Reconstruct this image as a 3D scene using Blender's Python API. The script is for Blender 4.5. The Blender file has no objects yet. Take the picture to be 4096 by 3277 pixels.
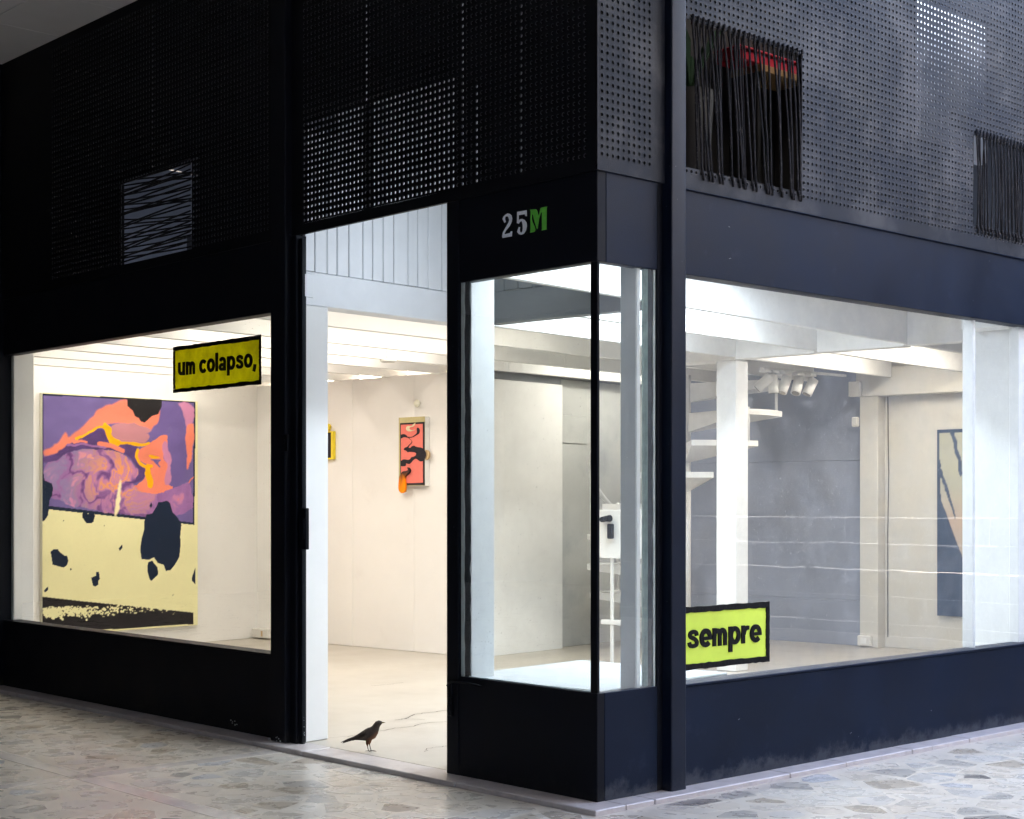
import bpy, bmesh, math, random
import numpy as np
from mathutils import Vector, Matrix, noise as mnoise
random.seed(7)
rng = np.random.default_rng(7)
S = bpy.context.scene
COL = S.collection
R = math.radians

# ------------------------------------------------------------------ camera
cam_d = bpy.data.cameras.new("camera")
cam = bpy.data.objects.new("camera", cam_d)
COL.objects.link(cam)
cam.location = (5.059, -5.213, 1.40)
cam.rotation_euler = (R(90), 0, R(47.285))
cam_d.sensor_width = 36
cam_d.lens = 36 * 1.5154
cam_d.shift_y = 0.0912
cam_d.clip_start = 0.05
cam_d.clip_end = 500
S.camera = cam

# ------------------------------------------------------------------ sky, sun, exposure
SUN_EL, SUN_AZ = R(40), R(292)     # azimuth clockwise from +Y: high sun behind the shop
w = bpy.data.worlds.new("World")
S.world = w
w.use_nodes = True
nt = w.node_tree
bg = nt.nodes["Background"]
sky = nt.nodes.new("ShaderNodeTexSky")
sky.sky_type = 'NISHITA'
sky.sun_disc = False
sky.sun_elevation = SUN_EL
sky.sun_rotation = SUN_AZ
sky.air_density = .85
sky.dust_density = 5.0
nt.links.new(sky.outputs[0], bg.inputs[0])
bg.inputs[1].default_value = 0.15
sun_d = bpy.data.lights.new("sun", 'SUN')
sun_d.energy = 3.0
sun_d.angle = R(0.5)
sun_d.color = (1.0, 0.95, 0.88)
sun = bpy.data.objects.new("sun", sun_d)
COL.objects.link(sun)
sdir = Vector((math.cos(SUN_EL) * math.sin(SUN_AZ), math.cos(SUN_EL) * math.cos(SUN_AZ), math.sin(SUN_EL)))
sun.rotation_euler = sdir.to_track_quat('Z', 'Y').to_euler()
sun.location = (0, 0, 30)

S.view_settings.view_transform = 'Standard'
S.view_settings.look = 'None'
S.view_settings.gamma = 1
S.view_settings.use_curve_mapping = False
S.view_settings.exposure = 4.4
S.render.engine = 'CYCLES'
S.cycles.use_denoising = True
S.cycles.max_bounces = 10
S.cycles.diffuse_bounces = 5
S.cycles.glossy_bounces = 4
S.cycles.transparent_max_bounces = 12
S.cycles.sample_clamp_indirect = 8
S.cycles.caustics_reflective = False
S.cycles.caustics_refractive = False

# interior frame: the gallery room stands 6 degrees askew to the glass front
A6 = R(6.0)
E1 = Vector((math.cos(A6), math.sin(A6), 0)); E2 = Vector((-math.sin(A6), math.cos(A6), 0))
def UV(x, y): return (x * math.cos(A6) + y * math.sin(A6), -x * math.sin(A6) + y * math.cos(A6))
def W(u, v, z=0.0): return E1 * u + E2 * v + Vector((0, 0, z))

# ------------------------------------------------------------------ lamps and added fill lights of the gallery room
def area(name, u, v, z, su, sv, power, col, rx=0.0, rz=A6, rot=None):
    d = bpy.data.lights.new(name, 'AREA')
    d.shape = 'RECTANGLE'; d.size = su; d.size_y = sv
    d.energy = power; d.color = col
    o = bpy.data.objects.new(name, d); COL.objects.link(o)
    o.location = W(u, v, z)
    o.rotation_euler = rot if rot else (rx, 0, rz)
    return o
WARM = (1.0, 0.90, 0.775); COOL = (0.80, 0.90, 1.0); NEUT = (1.0, 0.94, 0.86)
WP = 1.02
for (u, v, L, k) in ((-7.8, 2.6, 2.6, .9), (-7.15, 2.6, 2.6, .9), (-6.5, 2.5, 2.6, .9), (-5.82, 2.5, 2.6, 1), (-5.2, 2.5, 2.6, 1.0), (-4.55, 2.5, 2.6, 1.1), (-3.8, 2.5, 2.6, 1.0), (-2.95, 2.4, 2.6, .8)):
    area("tube_lamp", u, v, 2.84, .10, L, WP * k, WARM)
for (u, v, L, k) in ((-0.5, 1.6, 2.0, 1.0), (-1.4, 3.1, 1.4, .9), (-2.1, 3.2, 1.4, .7)):
    area("tube_lamp", u, v, 2.84, .12, L, 4.0 * k, COOL)
for (u, v, L, k) in ((-1.2, 6.4, 1.6, 1.3), (-2.15, 6.5, 1.4, .9)):
    area("tube_lamp", u, v, 2.84, .10, L, 1.6 * k, WARM)
area("void_fill", -1.35, .75, 2.84, .25, .8, .42, COOL, rot=(0, R(102), A6))  # added fill aimed at the boards above the doorway
area("loft_fill", .0, 2.0, 4.62, .3, .5, .4, NEUT)  # added fill to brighten the red crate
area("kiosk_fill", -.42, .36, 2.80, .12, .12, .22, COOL)  # added fill for the white post in the corner window
area("tube_lamp", -4.3, 6.3, 2.84, .10, 1.8, 1.1, NEUT)  # added fill that lifts the partition and concrete wall
area("loft_fill", -3.6, 4.0, 4.6, 1.2, 1.2, 5.0, COOL)  # added fill so the loft shows bright through the board gaps

# ------------------------------------------------------------------ materials
MATS = {}
def nd(t, typ, **kw):
    n = t.nodes.new(typ)
    for k, v in kw.items(): setattr(n, k, v)
    return n
def mat(name, col, rough=.5, spec=.5, var=.08, scale=6.0, bump=0.0, bscale=90.0, col2=None, c2pos=(.55, .7), c2scale=3.0, metal=0.0, coat=0.0, rvar=0.0, attr=None, grime=None):
    m = bpy.data.materials.new(name); m.use_nodes = True
    t = m.node_tree; b = t.nodes["Principled BSDF"]; L = t.links.new
    b.inputs["Roughness"].default_value = rough
    b.inputs["Specular IOR Level"].default_value = spec
    b.inputs["Metallic"].default_value = metal
    b.inputs["Coat Weight"].default_value = coat
    geo = nd(t, "ShaderNodeNewGeometry")
    n1 = nd(t, "ShaderNodeTexNoise"); n1.inputs["Scale"].default_value = scale; n1.inputs["Detail"].default_value = 6; n1.inputs["Roughness"].default_value = .6
    L(geo.outputs["Position"], n1.inputs["Vector"])
    r1 = nd(t, "ShaderNodeMapRange"); r1.inputs[1].default_value = .3; r1.inputs[2].default_value = .7
    r1.inputs[3].default_value = 1 - var; r1.inputs[4].default_value = 1 + var
    L(n1.outputs[0], r1.inputs[0])
    mul = nd(t, "ShaderNodeMix", data_type='RGBA', blend_type='MULTIPLY'); mul.inputs[0].default_value = 1
    if attr:
        at = nd(t, "ShaderNodeAttribute"); at.attribute_name = attr
        L(at.outputs["Color"], mul.inputs[6])
    else:
        mul.inputs[6].default_value = (*col, 1)
    L(r1.outputs[0], mul.inputs[7])
    out = mul.outputs[2]
    if col2:
        n2 = nd(t, "ShaderNodeTexNoise"); n2.inputs["Scale"].default_value = c2scale; n2.inputs["Detail"].default_value = 8; n2.inputs["Roughness"].default_value = .65
        L(geo.outputs["Position"], n2.inputs["Vector"])
        r2 = nd(t, "ShaderNodeMapRange"); r2.inputs[1].default_value = c2pos[0]; r2.inputs[2].default_value = c2pos[1]
        L(n2.outputs[0], r2.inputs[0])
        mx = nd(t, "ShaderNodeMix", data_type='RGBA'); mx.inputs[7].default_value = (*col2, 1)
        L(r2.outputs[0], mx.inputs[0]); L(out, mx.inputs[6]); out = mx.outputs[2]
    if grime:
        sz = nd(t, "ShaderNodeSeparateXYZ"); L(geo.outputs["Position"], sz.inputs[0])
        ng = nd(t, "ShaderNodeTexNoise"); ng.inputs["Scale"].default_value = 9; ng.inputs["Detail"].default_value = 9; ng.inputs["Roughness"].default_value = .75
        L(geo.outputs["Position"], ng.inputs["Vector"])
        ns = nd(t, "ShaderNodeMath", operation='MULTIPLY_ADD'); ns.inputs[1].default_value = .34; ns.inputs[2].default_value = -.11; L(ng.outputs[0], ns.inputs[0])
        df = nd(t, "ShaderNodeMath", operation='SUBTRACT'); L(ns.outputs[0], df.inputs[0]); L(sz.outputs[2], df.inputs[1])
        rg = nd(t, "ShaderNodeMapRange"); rg.inputs[1].default_value = -.01; rg.inputs[2].default_value = .05; rg.inputs[4].default_value = .55; L(df.outputs[0], rg.inputs[0])
        mg = nd(t, "ShaderNodeMix", data_type='RGBA'); mg.inputs[7].default_value = (*grime, 1)
        L(rg.outputs[0], mg.inputs[0]); L(out, mg.inputs[6]); out = mg.outputs[2]
        nv = nd(t, "ShaderNodeTexNoise"); nv.inputs["Scale"].default_value = 70; nv.inputs["Detail"].default_value = 2
        L(geo.outputs["Position"], nv.inputs["Vector"])
        rv = nd(t, "ShaderNodeMapRange"); rv.inputs[1].default_value = .77; rv.inputs[2].default_value = .80; rv.inputs[4].default_value = .5; L(nv.outputs[0], rv.inputs[0])
        mv = nd(t, "ShaderNodeMix", data_type='RGBA'); mv.inputs[7].default_value = (.25, .26, .28, 1)
        L(rv.outputs[0], mv.inputs[0]); L(out, mv.inputs[6]); out = mv.outputs[2]
    L(out, b.inputs["Base Color"])
    if rvar:
        r3 = nd(t, "ShaderNodeMapRange"); r3.inputs[1].default_value = .3; r3.inputs[2].default_value = .7
        r3.inputs[3].default_value = max(.02, rough - rvar); r3.inputs[4].default_value = rough + rvar
        L(n1.outputs[0], r3.inputs[0]); L(r3.outputs[0], b.inputs["Roughness"])
    if bump:
        n3 = nd(t, "ShaderNodeTexNoise"); n3.inputs["Scale"].default_value = bscale; n3.inputs["Detail"].default_value = 3
        L(geo.outputs["Position"], n3.inputs["Vector"])
        bp = nd(t, "ShaderNodeBump"); bp.inputs["Strength"].default_value = bump; bp.inputs["Distance"].default_value = .01
        L(n3.outputs[0], bp.inputs["Height"]); L(bp.outputs[0], b.inputs["Normal"])
    MATS[name] = m
    return m

def glass(name, tint=(.95, .975, .965), ior=1.65, dirt_veil=.02, wobble=.02):
    m = bpy.data.materials.new(name); m.use_nodes = True
    t = m.node_tree; L = t.links.new
    t.nodes.remove(t.nodes["Principled BSDF"])
    o = t.nodes["Material Output"]
    geo = nd(t, "ShaderNodeNewGeometry")
    n = nd(t, "ShaderNodeTexNoise"); n.inputs["Scale"].default_value = 1.3; n.inputs["Detail"].default_value = 2
    L(geo.outputs["Position"], n.inputs["Vector"])
    bp = nd(t, "ShaderNodeBump"); bp.inputs["Strength"].default_value = wobble; bp.inputs["Distance"].default_value = .05
    L(n.outputs[0], bp.inputs["Height"])
    tr = nd(t, "ShaderNodeBsdfTransparent"); tr.inputs[0].default_value = (*tint, 1)
    gl = nd(t, "ShaderNodeBsdfGlossy"); gl.inputs["Roughness"].default_value = .01; gl.inputs[0].default_value = (.95, .97, 1, 1)
    L(bp.outputs[0], gl.inputs["Normal"])
    io = nd(t, "ShaderNodeMix"); io.inputs[2].default_value = ior; io.inputs[3].default_value = 1 / ior
    L(geo.outputs["Backfacing"], io.inputs[0])
    fr = nd(t, "ShaderNodeFresnel"); L(io.outputs[0], fr.inputs["IOR"])
    mx = nd(t, "ShaderNodeMixShader"); L(fr.outputs[0], mx.inputs[0]); L(tr.outputs[0], mx.inputs[1]); L(gl.outputs[0], mx.inputs[2])
    df = nd(t, "ShaderNodeBsdfDiffuse"); df.inputs[0].default_value = (.75, .78, .8, 1)
    nn = nd(t, "ShaderNodeTexNoise"); nn.inputs["Scale"].default_value = 5; nn.inputs["Detail"].default_value = 9; nn.inputs["Roughness"].default_value = .7
    L(geo.outputs["Position"], nn.inputs["Vector"])
    sp = nd(t, "ShaderNodeTexNoise"); sp.inputs["Scale"].default_value = 150; sp.inputs["Detail"].default_value = 1
    L(geo.outputs["Position"], sp.inputs["Vector"])
    r = nd(t, "ShaderNodeMapRange"); r.inputs[1].default_value = .35; r.inputs[2].default_value = .75; r.inputs[3].default_value = dirt_veil * .4; r.inputs[4].default_value = dirt_veil * 2
    L(nn.outputs[0], r.inputs[0])
    r2 = nd(t, "ShaderNodeMapRange"); r2.inputs[1].default_value = .745; r2.inputs[2].default_value = .79; r2.inputs[4].default_value = .5
    L(sp.outputs[0], r2.inputs[0])
    ad = nd(t, "ShaderNodeMath", operation='ADD'); L(r.outputs[0], ad.inputs[0]); L(r2.outputs[0], ad.inputs[1])
    m2 = nd(t, "ShaderNodeMixShader"); L(ad.outputs[0], m2.inputs[0]); L(mx.outputs[0], m2.inputs[1]); L(df.outputs[0], m2.inputs[2])
    L(m2.outputs[0], o.inputs["Surface"])
    MATS[name] = m
    return m

def translucent(name, col, mix=.5, var=.2, scale=12.0):
    m = mat(name, col, .5, .4, var, scale)
    t = m.node_tree; L = t.links.new; b = t.nodes["Principled BSDF"]; o = t.nodes["Material Output"]
    src = b.inputs["Base Color"].links[0].from_socket
    tl = nd(t, "ShaderNodeBsdfTranslucent"); L(src, tl.inputs[0])
    mx = nd(t, "ShaderNodeMixShader"); mx.inputs[0].default_value = mix
    L(b.outputs[0], mx.inputs[1]); L(tl.outputs[0], mx.inputs[2]); L(mx.outputs[0], o.inputs["Surface"])
    return m

mat("black_paint", (.0030, .004, .008), .5, .12, .25, 3, .10, 160, rvar=.08, grime=(.02, .02, .02))
mat("black_paint_skylit", (.0034, .0080, .0215), .45, .13, .22, 2.2, .10, 160, (.018, .026, .05), (.60, .85), 5, rvar=.08, grime=(.07, .075, .085))  # the black front with blue skylight put into its colour, plus foot grime
mat("dusty_metal", (.0095, .0120, .019), .5, .16, .3, 2.0, .10, 160, (.095, .093, .096), (.48, .85), 2.2, rvar=.08)
mat("black_metal", (.0024, .003, .0055), .5, .12, .25, 3, .08, 160)
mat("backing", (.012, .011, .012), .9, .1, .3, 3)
mat("rope", (.028, .027, .030), .95, .1, .4, 60, .5, 400, (.13, .125, .125), (.56, .8), 30)
mat("white_paint", (.80, .80, .79), .5, .3, .025, 4, .06, 70)
mat("white_wall", (.80, .785, .76), .65, .2, .03, 1.2, .12, 22, (.74, .72, .69), (.55, .8), 1.7)
mat("white_joist", (.82, .81, .79), .55, .25, .02, 3, .03, 60)
mat("board_paint", (.74, .76, .79), .5, .3, .03, 7, .05, 60)
mat("crack_dark", (.10, .085, .07), .9, .1)
mat("concrete_wall", (.50, .50, .48), .75, .2, .07, 2, .12, 25, (.36, .37, .37), (.5, .75), 1.6)
mat("blue_grey_wall", (.25, .275, .34), .7, .25, .06, 1.2, .08, 30, (.30, .315, .35), (.5, .8), 1.0)
mat("beige_wall", (.56, .54, .49), .65, .2, .03, 1.5, .05, 40)
mat("grey_void", (.30, .31, .32), .8, .2, .1, 3)  # on the void boards this grey holds the shade on white paint
mat("screed", (.43, .395, .34), .36, .4, .07, 1.6, .04, 12, (.37, .335, .285), (.45, .75), 2.2, rvar=.08)
mat("marble_kerb", (.46, .42, .41), .35, .45, .14, 5, .05, 60, (.30, .26, .26), (.52, .8), 9)
mat("terrazzo", (.49, .445, .385), .30, .5, .05, 4, .02, 50, (.42, .385, .34), (.5, .8), 5, rvar=.05)
mat("strip_marble", (.53, .485, .45), .22, .5, .08, 6, .0, 50, (.45, .41, .40), (.5, .8), 8, rvar=.05)
STONE = []
for i, (c, wt) in enumerate((((.49, .455, .405), 9), ((.45, .41, .36), 7), ((.43, .405, .375), 5), ((.46, .41, .35), 5), ((.34, .295, .24), 3.5), ((.31, .29, .265), 3), ((.36, .36, .37), 1.6), ((.17, .155, .145), .8))):
    STONE.append((mat("paving_stone_%s" % "abcdefgh"[i], c, .28, .5, .06, 9, 0, 50, tuple(x * .90 for x in c), (.45, .75), 22, rvar=.06), wt))
mat("ceiling_panel", (.74, .745, .77), .8, .2, .05, 2, .05, 50)
mat("dark_wall", (.05, .05, .055), .7, .3, .2, 1)
mat("pale_render", (.16, .165, .18), .8, .2, .1, .6)
mat("fence_paint", (.13, .14, .16), .7, .2, .15, 2)
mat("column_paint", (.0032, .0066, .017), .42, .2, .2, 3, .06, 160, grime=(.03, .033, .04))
mat("ledge_paint", (.52, .53, .53), .6, .2, .08, 6, .06, 60)
mat("letter_black", (.004, .004, .005), .45, .15, .2, 30, .4, 60)
translucent("sign_yellow_dim", (.76, .73, .02), .62, .16, 14)
translucent("sign_yellow", (.74, .86, .14), .35, .05, 8)
mat("digit_white", (.80, .84, .90), .5, .3, .05, 40)
mat("digit_green", (.13, .52, .06), .5, .3, .15, 40)
mat("white_metal", (.74, .74, .73), .4, .4, .03, 5)
mat("lamp_white", (.72, .71, .68), .45, .4, .03, 5)
mat("lens", (.30, .27, .22), .2, .6, .1, 30)
mat("plastic_white", (.68, .66, .62), .4, .4, .05, 8)
mat("bird_dark", (.040, .027, .019), .6, .35, .3, 120, .4, 300)
mat("bird_leg", (.045, .035, .03), .6, .3)
mat("bird_beak", (.16, .11, .03), .45, .4)
mat("canvas_side", (.78, .76, .62), .7, .2, .03, 8)
mat("canvas_edge_white", (.78, .77, .74), .6, .2, .02, 8)
mat("wood_edge", (.55, .38, .20), .6, .3, .15, 20)
mat("art_red", (.80, .20, .16), .7, .2, .05, 30)
mat("art_black", (.025, .022, .028), .7, .2, .2, 40)
mat("art_gold", (.50, .44, .23), .7, .2, .08, 20)
mat("art_yellow", (.85, .66, .05), .7, .2, .05, 20)
mat("art_cream", (.72, .62, .40), .7, .2, .1, 30)
mat("art_navy", (.022, .047, .082), .7, .2, .2, 10)
mat("paint_print", (1, 1, 1), .65, .2, .015, 40, .04, 220, attr="print")
mat("putty", (.66, .70, .70), .6, .3, .12, 14)
mat("rubber", (.012, .016, .02), .6, .3, .3, 20)
mat("glass_edge", (.30, .38, .35), .25, .5, .2, 20)
mat("red_plastic", (.50, .012, .03), .45, .4)
mat("raw_wood", (.36, .21, .09), .7, .2, .2, 8)
mat("leaf", (.04, .09, .035), .6, .3, .3, 10)
mat("cabinet_dark", (.025, .022, .021), .7, .3, .3, 4)
mat("loft_grey", (.20, .21, .26), .7, .2, .1, 2)
mat("loft_white", (.60, .62, .70), .7, .2, .06, 2)
mat("steel", (.45, .45, .45), .35, .5, .2, 30, metal=1)
glass("window_glass", dirt_veil=.005)
glass("hazy_glass", (.95, .975, .975), 1.65, .085)  # dust mix raised to stand in for the reflected veil as well
glass("kiosk_glass", (.90, .945, .93), 1.75, .055, .01)  # dust mix also carries part of the reflected veil

# ------------------------------------------------------------------ mesh builder
class MB:
    def __init__(s): s.v = []; s.f = []; s.m = []; s.sm = []
    def add(s, vs, fs, mi=0, smooth=False):
        n = len(s.v); s.v.extend([tuple(map(float, p)) for p in vs])
        for f in fs: s.f.append([i + n for i in f]); s.m.append(mi); s.sm.append(smooth)
        return s
    def quad(s, a, b, c, d, mi=0): return s.add((a, b, c, d), ((0, 1, 2, 3),), mi)
    def box(s, x0, x1, y0, y1, z0, z1, b=.003, mi=0):
        b = min(b, (x1 - x0) * .3, (y1 - y0) * .3, (z1 - z0) * .3)
        if b <= 0:
            vs = [(x, y, z) for x in (x0, x1) for y in (y0, y1) for z in (z0, z1)]
            return s.add(vs, ((0, 1, 3, 2), (4, 6, 7, 5), (0, 4, 5, 1), (2, 3, 7, 6), (0, 2, 6, 4), (1, 5, 7, 3)), mi)
        lo = (x0, y0, z0); hi = (x1, y1, z1); vs = []; idx = {}
        for cx in (0, 1):
            for cy in (0, 1):
                for cz in (0, 1):
                    c = (cx, cy, cz)
                    for ax in range(3):
                        p = [0, 0, 0]
                        for k in range(3):
                            e = lo[k] if c[k] == 0 else hi[k]
                            p[k] = e if k == ax else (e + b if c[k] == 0 else e - b)
                        idx[(c, ax)] = len(vs); vs.append(tuple(p))
        fs = []
        for ax in range(3):
            o = [k for k in range(3) if k != ax]
            for sd in (0, 1):
                q = []
                for a, bb in ((0, 0), (1, 0), (1, 1), (0, 1)):
                    c = [0, 0, 0]; c[ax] = sd; c[o[0]] = a; c[o[1]] = bb
                    q.append(idx[(tuple(c), ax)])
                fs.append(q)
            for a in (0, 1):
                for bb in (0, 1):
                    c0 = [0, 0, 0]; c1 = [0, 0, 0]
                    c1[ax] = 1
                    for c in (c0, c1): c[o[0]] = a; c[o[1]] = bb
                    fs.append([idx[(tuple(c0), o[0])], idx[(tuple(c1), o[0])], idx[(tuple(c1), o[1])], idx[(tuple(c0), o[1])]])
        for cx in (0, 1):
            for cy in (0, 1):
                for cz in (0, 1):
                    fs.append([idx[((cx, cy, cz), k)] for k in range(3)])
        return s.add(vs, fs, mi)
    def tube(s, pts, r, n=10, mi=0, cap=True, smooth=True):
        pts = [Vector(p) for p in pts]; rs = r if isinstance(r, (list, tuple)) else [r] * len(pts)
        vs = []; fs = []; up = None
        for i, p in enumerate(pts):
            d = (pts[min(i + 1, len(pts) - 1)] - pts[max(i - 1, 0)]).normalized()
            if up is None: up = d.orthogonal().normalized()
            up = (up - d * up.dot(d)).normalized(); sd = d.cross(up)
            for k in range(n):
                a = 2 * math.pi * k / n
                vs.append(p + (up * math.cos(a) + sd * math.sin(a)) * rs[i])
        for i in range(len(pts) - 1):
            for k in range(n):
                fs.append((i * n + k, i * n + (k + 1) % n, (i + 1) * n + (k + 1) % n, (i + 1) * n + k))
        s.add(vs, fs, mi, smooth)
        if cap:
            m = len(s.v) - len(vs)
            s.f.append([m + k for k in range(n)][::-1]); s.m.append(mi); s.sm.append(False)
            s.f.append([m + (len(pts) - 1) * n + k for k in range(n)]); s.m.append(mi); s.sm.append(False)
        return s
    def poly_prism(s, pts2, fn, d0, d1, mi=0):
        """pts2 outline; fn(a,b,d) -> 3d ; extruded from d0 to d1"""
        n = len(pts2)
        vs = [fn(a, b, d0) for a, b in pts2] + [fn(a, b, d1) for a, b in pts2]
        fs = [list(range(n)), list(range(2 * n - 1, n - 1, -1))] + [(i, (i + 1) % n, n + (i + 1) % n, n + i) for i in range(n)]
        return s.add(vs, fs, mi)

BASE = {}
def build(name, mb, m, parent=None, base=None, recalc=True):
    me = bpy.data.meshes.new(name)
    b = Vector(BASE.get(parent.name, (0, 0, 0))) if parent else Vector(base or (0, 0, 0))
    vs = [(x - b.x, y - b.y, z - b.z) for x, y, z in mb.v]
    me.from_pydata(vs, [], mb.f)
    ms = m if isinstance(m, (list, tuple)) else [m]
    for k in ms: me.materials.append(MATS[k] if isinstance(k, str) else k)
    me.polygons.foreach_set("material_index", mb.m)
    me.polygons.foreach_set("use_smooth", mb.sm)
    if recalc:
        bm = bmesh.new(); bm.from_mesh(me); bmesh.ops.recalc_face_normals(bm, faces=bm.faces)
        bm.to_mesh(me); bm.free()
    me.update()
    o = bpy.data.objects.new(name, me); COL.objects.link(o)
    if parent:
        o.parent = parent; BASE[o.name] = tuple(b)
    else: o.location = b; BASE[o.name] = tuple(b)
    return o
def tag(o, label=None, cat=None, group=None, kind=None):
    if label: o["label"] = label
    if cat: o["category"] = cat
    if group: o["group"] = group
    if kind: o["kind"] = kind
    return o
def thing(name, label, cat, base=(0, 0, 0), uv=False, group=None):
    o = bpy.data.objects.new(name, None); COL.objects.link(o)
    o.empty_display_size = .2
    if uv: o.location = W(*base); o.rotation_euler = (0, 0, A6)
    else: o.location = base
    BASE[o.name] = tuple(base)
    return tag(o, label, cat, group)
def single(name, mb, m, label, cat, base, uv=False, group=None):
    o = build(name, mb, m, None, base)
    if uv: o.location = W(*base); o.rotation_euler = (0, 0, A6)
    return tag(o, label, cat, group)
def structure(name, mb, m, base=(0, 0, 0), uv=False):
    o = build(name, mb, m, None, base)
    if uv: o.location = W(*base); o.rotation_euler = (0, 0, A6)
    return tag(o, kind='structure')

GLYPH={'two': [(-0.654, 2.815), (-0.64, 2.794), (-0.631, 2.798), (-0.637, 2.812), (-0.635, 2.823), (-0.62, 2.825), (-0.61, 2.817), (-0.604, 2.803), (-0.61, 2.79), (-0.622, 2.778), (-0.64, 2.759), (-0.653, 2.744), (-0.656, 2.727), (-0.653, 2.72), (-0.587, 2.72), (-0.584, 2.744), (-0.592, 2.745), (-0.597, 2.738), (-0.64, 2.736), (-0.642, 2.74), (-0.63, 2.754), (-0.604, 2.772), (-0.589, 2.789), (-0.584, 2.807), (-0.589, 2.823), (-0.602, 2.833), (-0.615, 2.837), (-0.633, 2.833), (-0.645, 2.826)], 'five': [(-0.546, 2.835), (-0.48, 2.834), (-0.478, 2.806), (-0.482, 2.805), (-0.487, 2.806), (-0.492, 2.817), (-0.537, 2.818), (-0.537, 2.791), (-0.526, 2.796), (-0.511, 2.796), (-0.494, 2.788), (-0.481, 2.774), (-0.478, 2.757), (-0.484, 2.737), (-0.499, 2.722), (-0.519, 2.719), (-0.534, 2.724), (-0.547, 2.737), (-0.534, 2.759), (-0.527, 2.757), (-0.53, 2.745), (-0.526, 2.733), (-0.517, 2.728), (-0.509, 2.734), (-0.506, 2.749), (-0.507, 2.768), (-0.512, 2.783), (-0.521, 2.787), (-0.531, 2.781), (-0.537, 2.776), (-0.548, 2.78)], 'em': [(-0.454, 2.833), (-0.414, 2.83), (-0.407, 2.824), (-0.393, 2.791), (-0.38, 2.829), (-0.373, 2.832), (-0.335, 2.832), (-0.339, 2.821), (-0.34, 2.727), (-0.337, 2.722), (-0.373, 2.721), (-0.37, 2.728), (-0.37, 2.807), (-0.373, 2.811), (-0.379, 2.808), (-0.392, 2.78), (-0.4, 2.74), (-0.404, 2.732), (-0.409, 2.741), (-0.422, 2.772), (-0.433, 2.805), (-0.438, 2.81), (-0.443, 2.805), (-0.443, 2.785), (-0.436, 2.767), (-0.422, 2.745), (-0.418, 2.73), (-0.423, 2.723), (-0.429, 2.721), (-0.453, 2.721), (-0.451, 2.731), (-0.449, 2.823)]}
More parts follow.
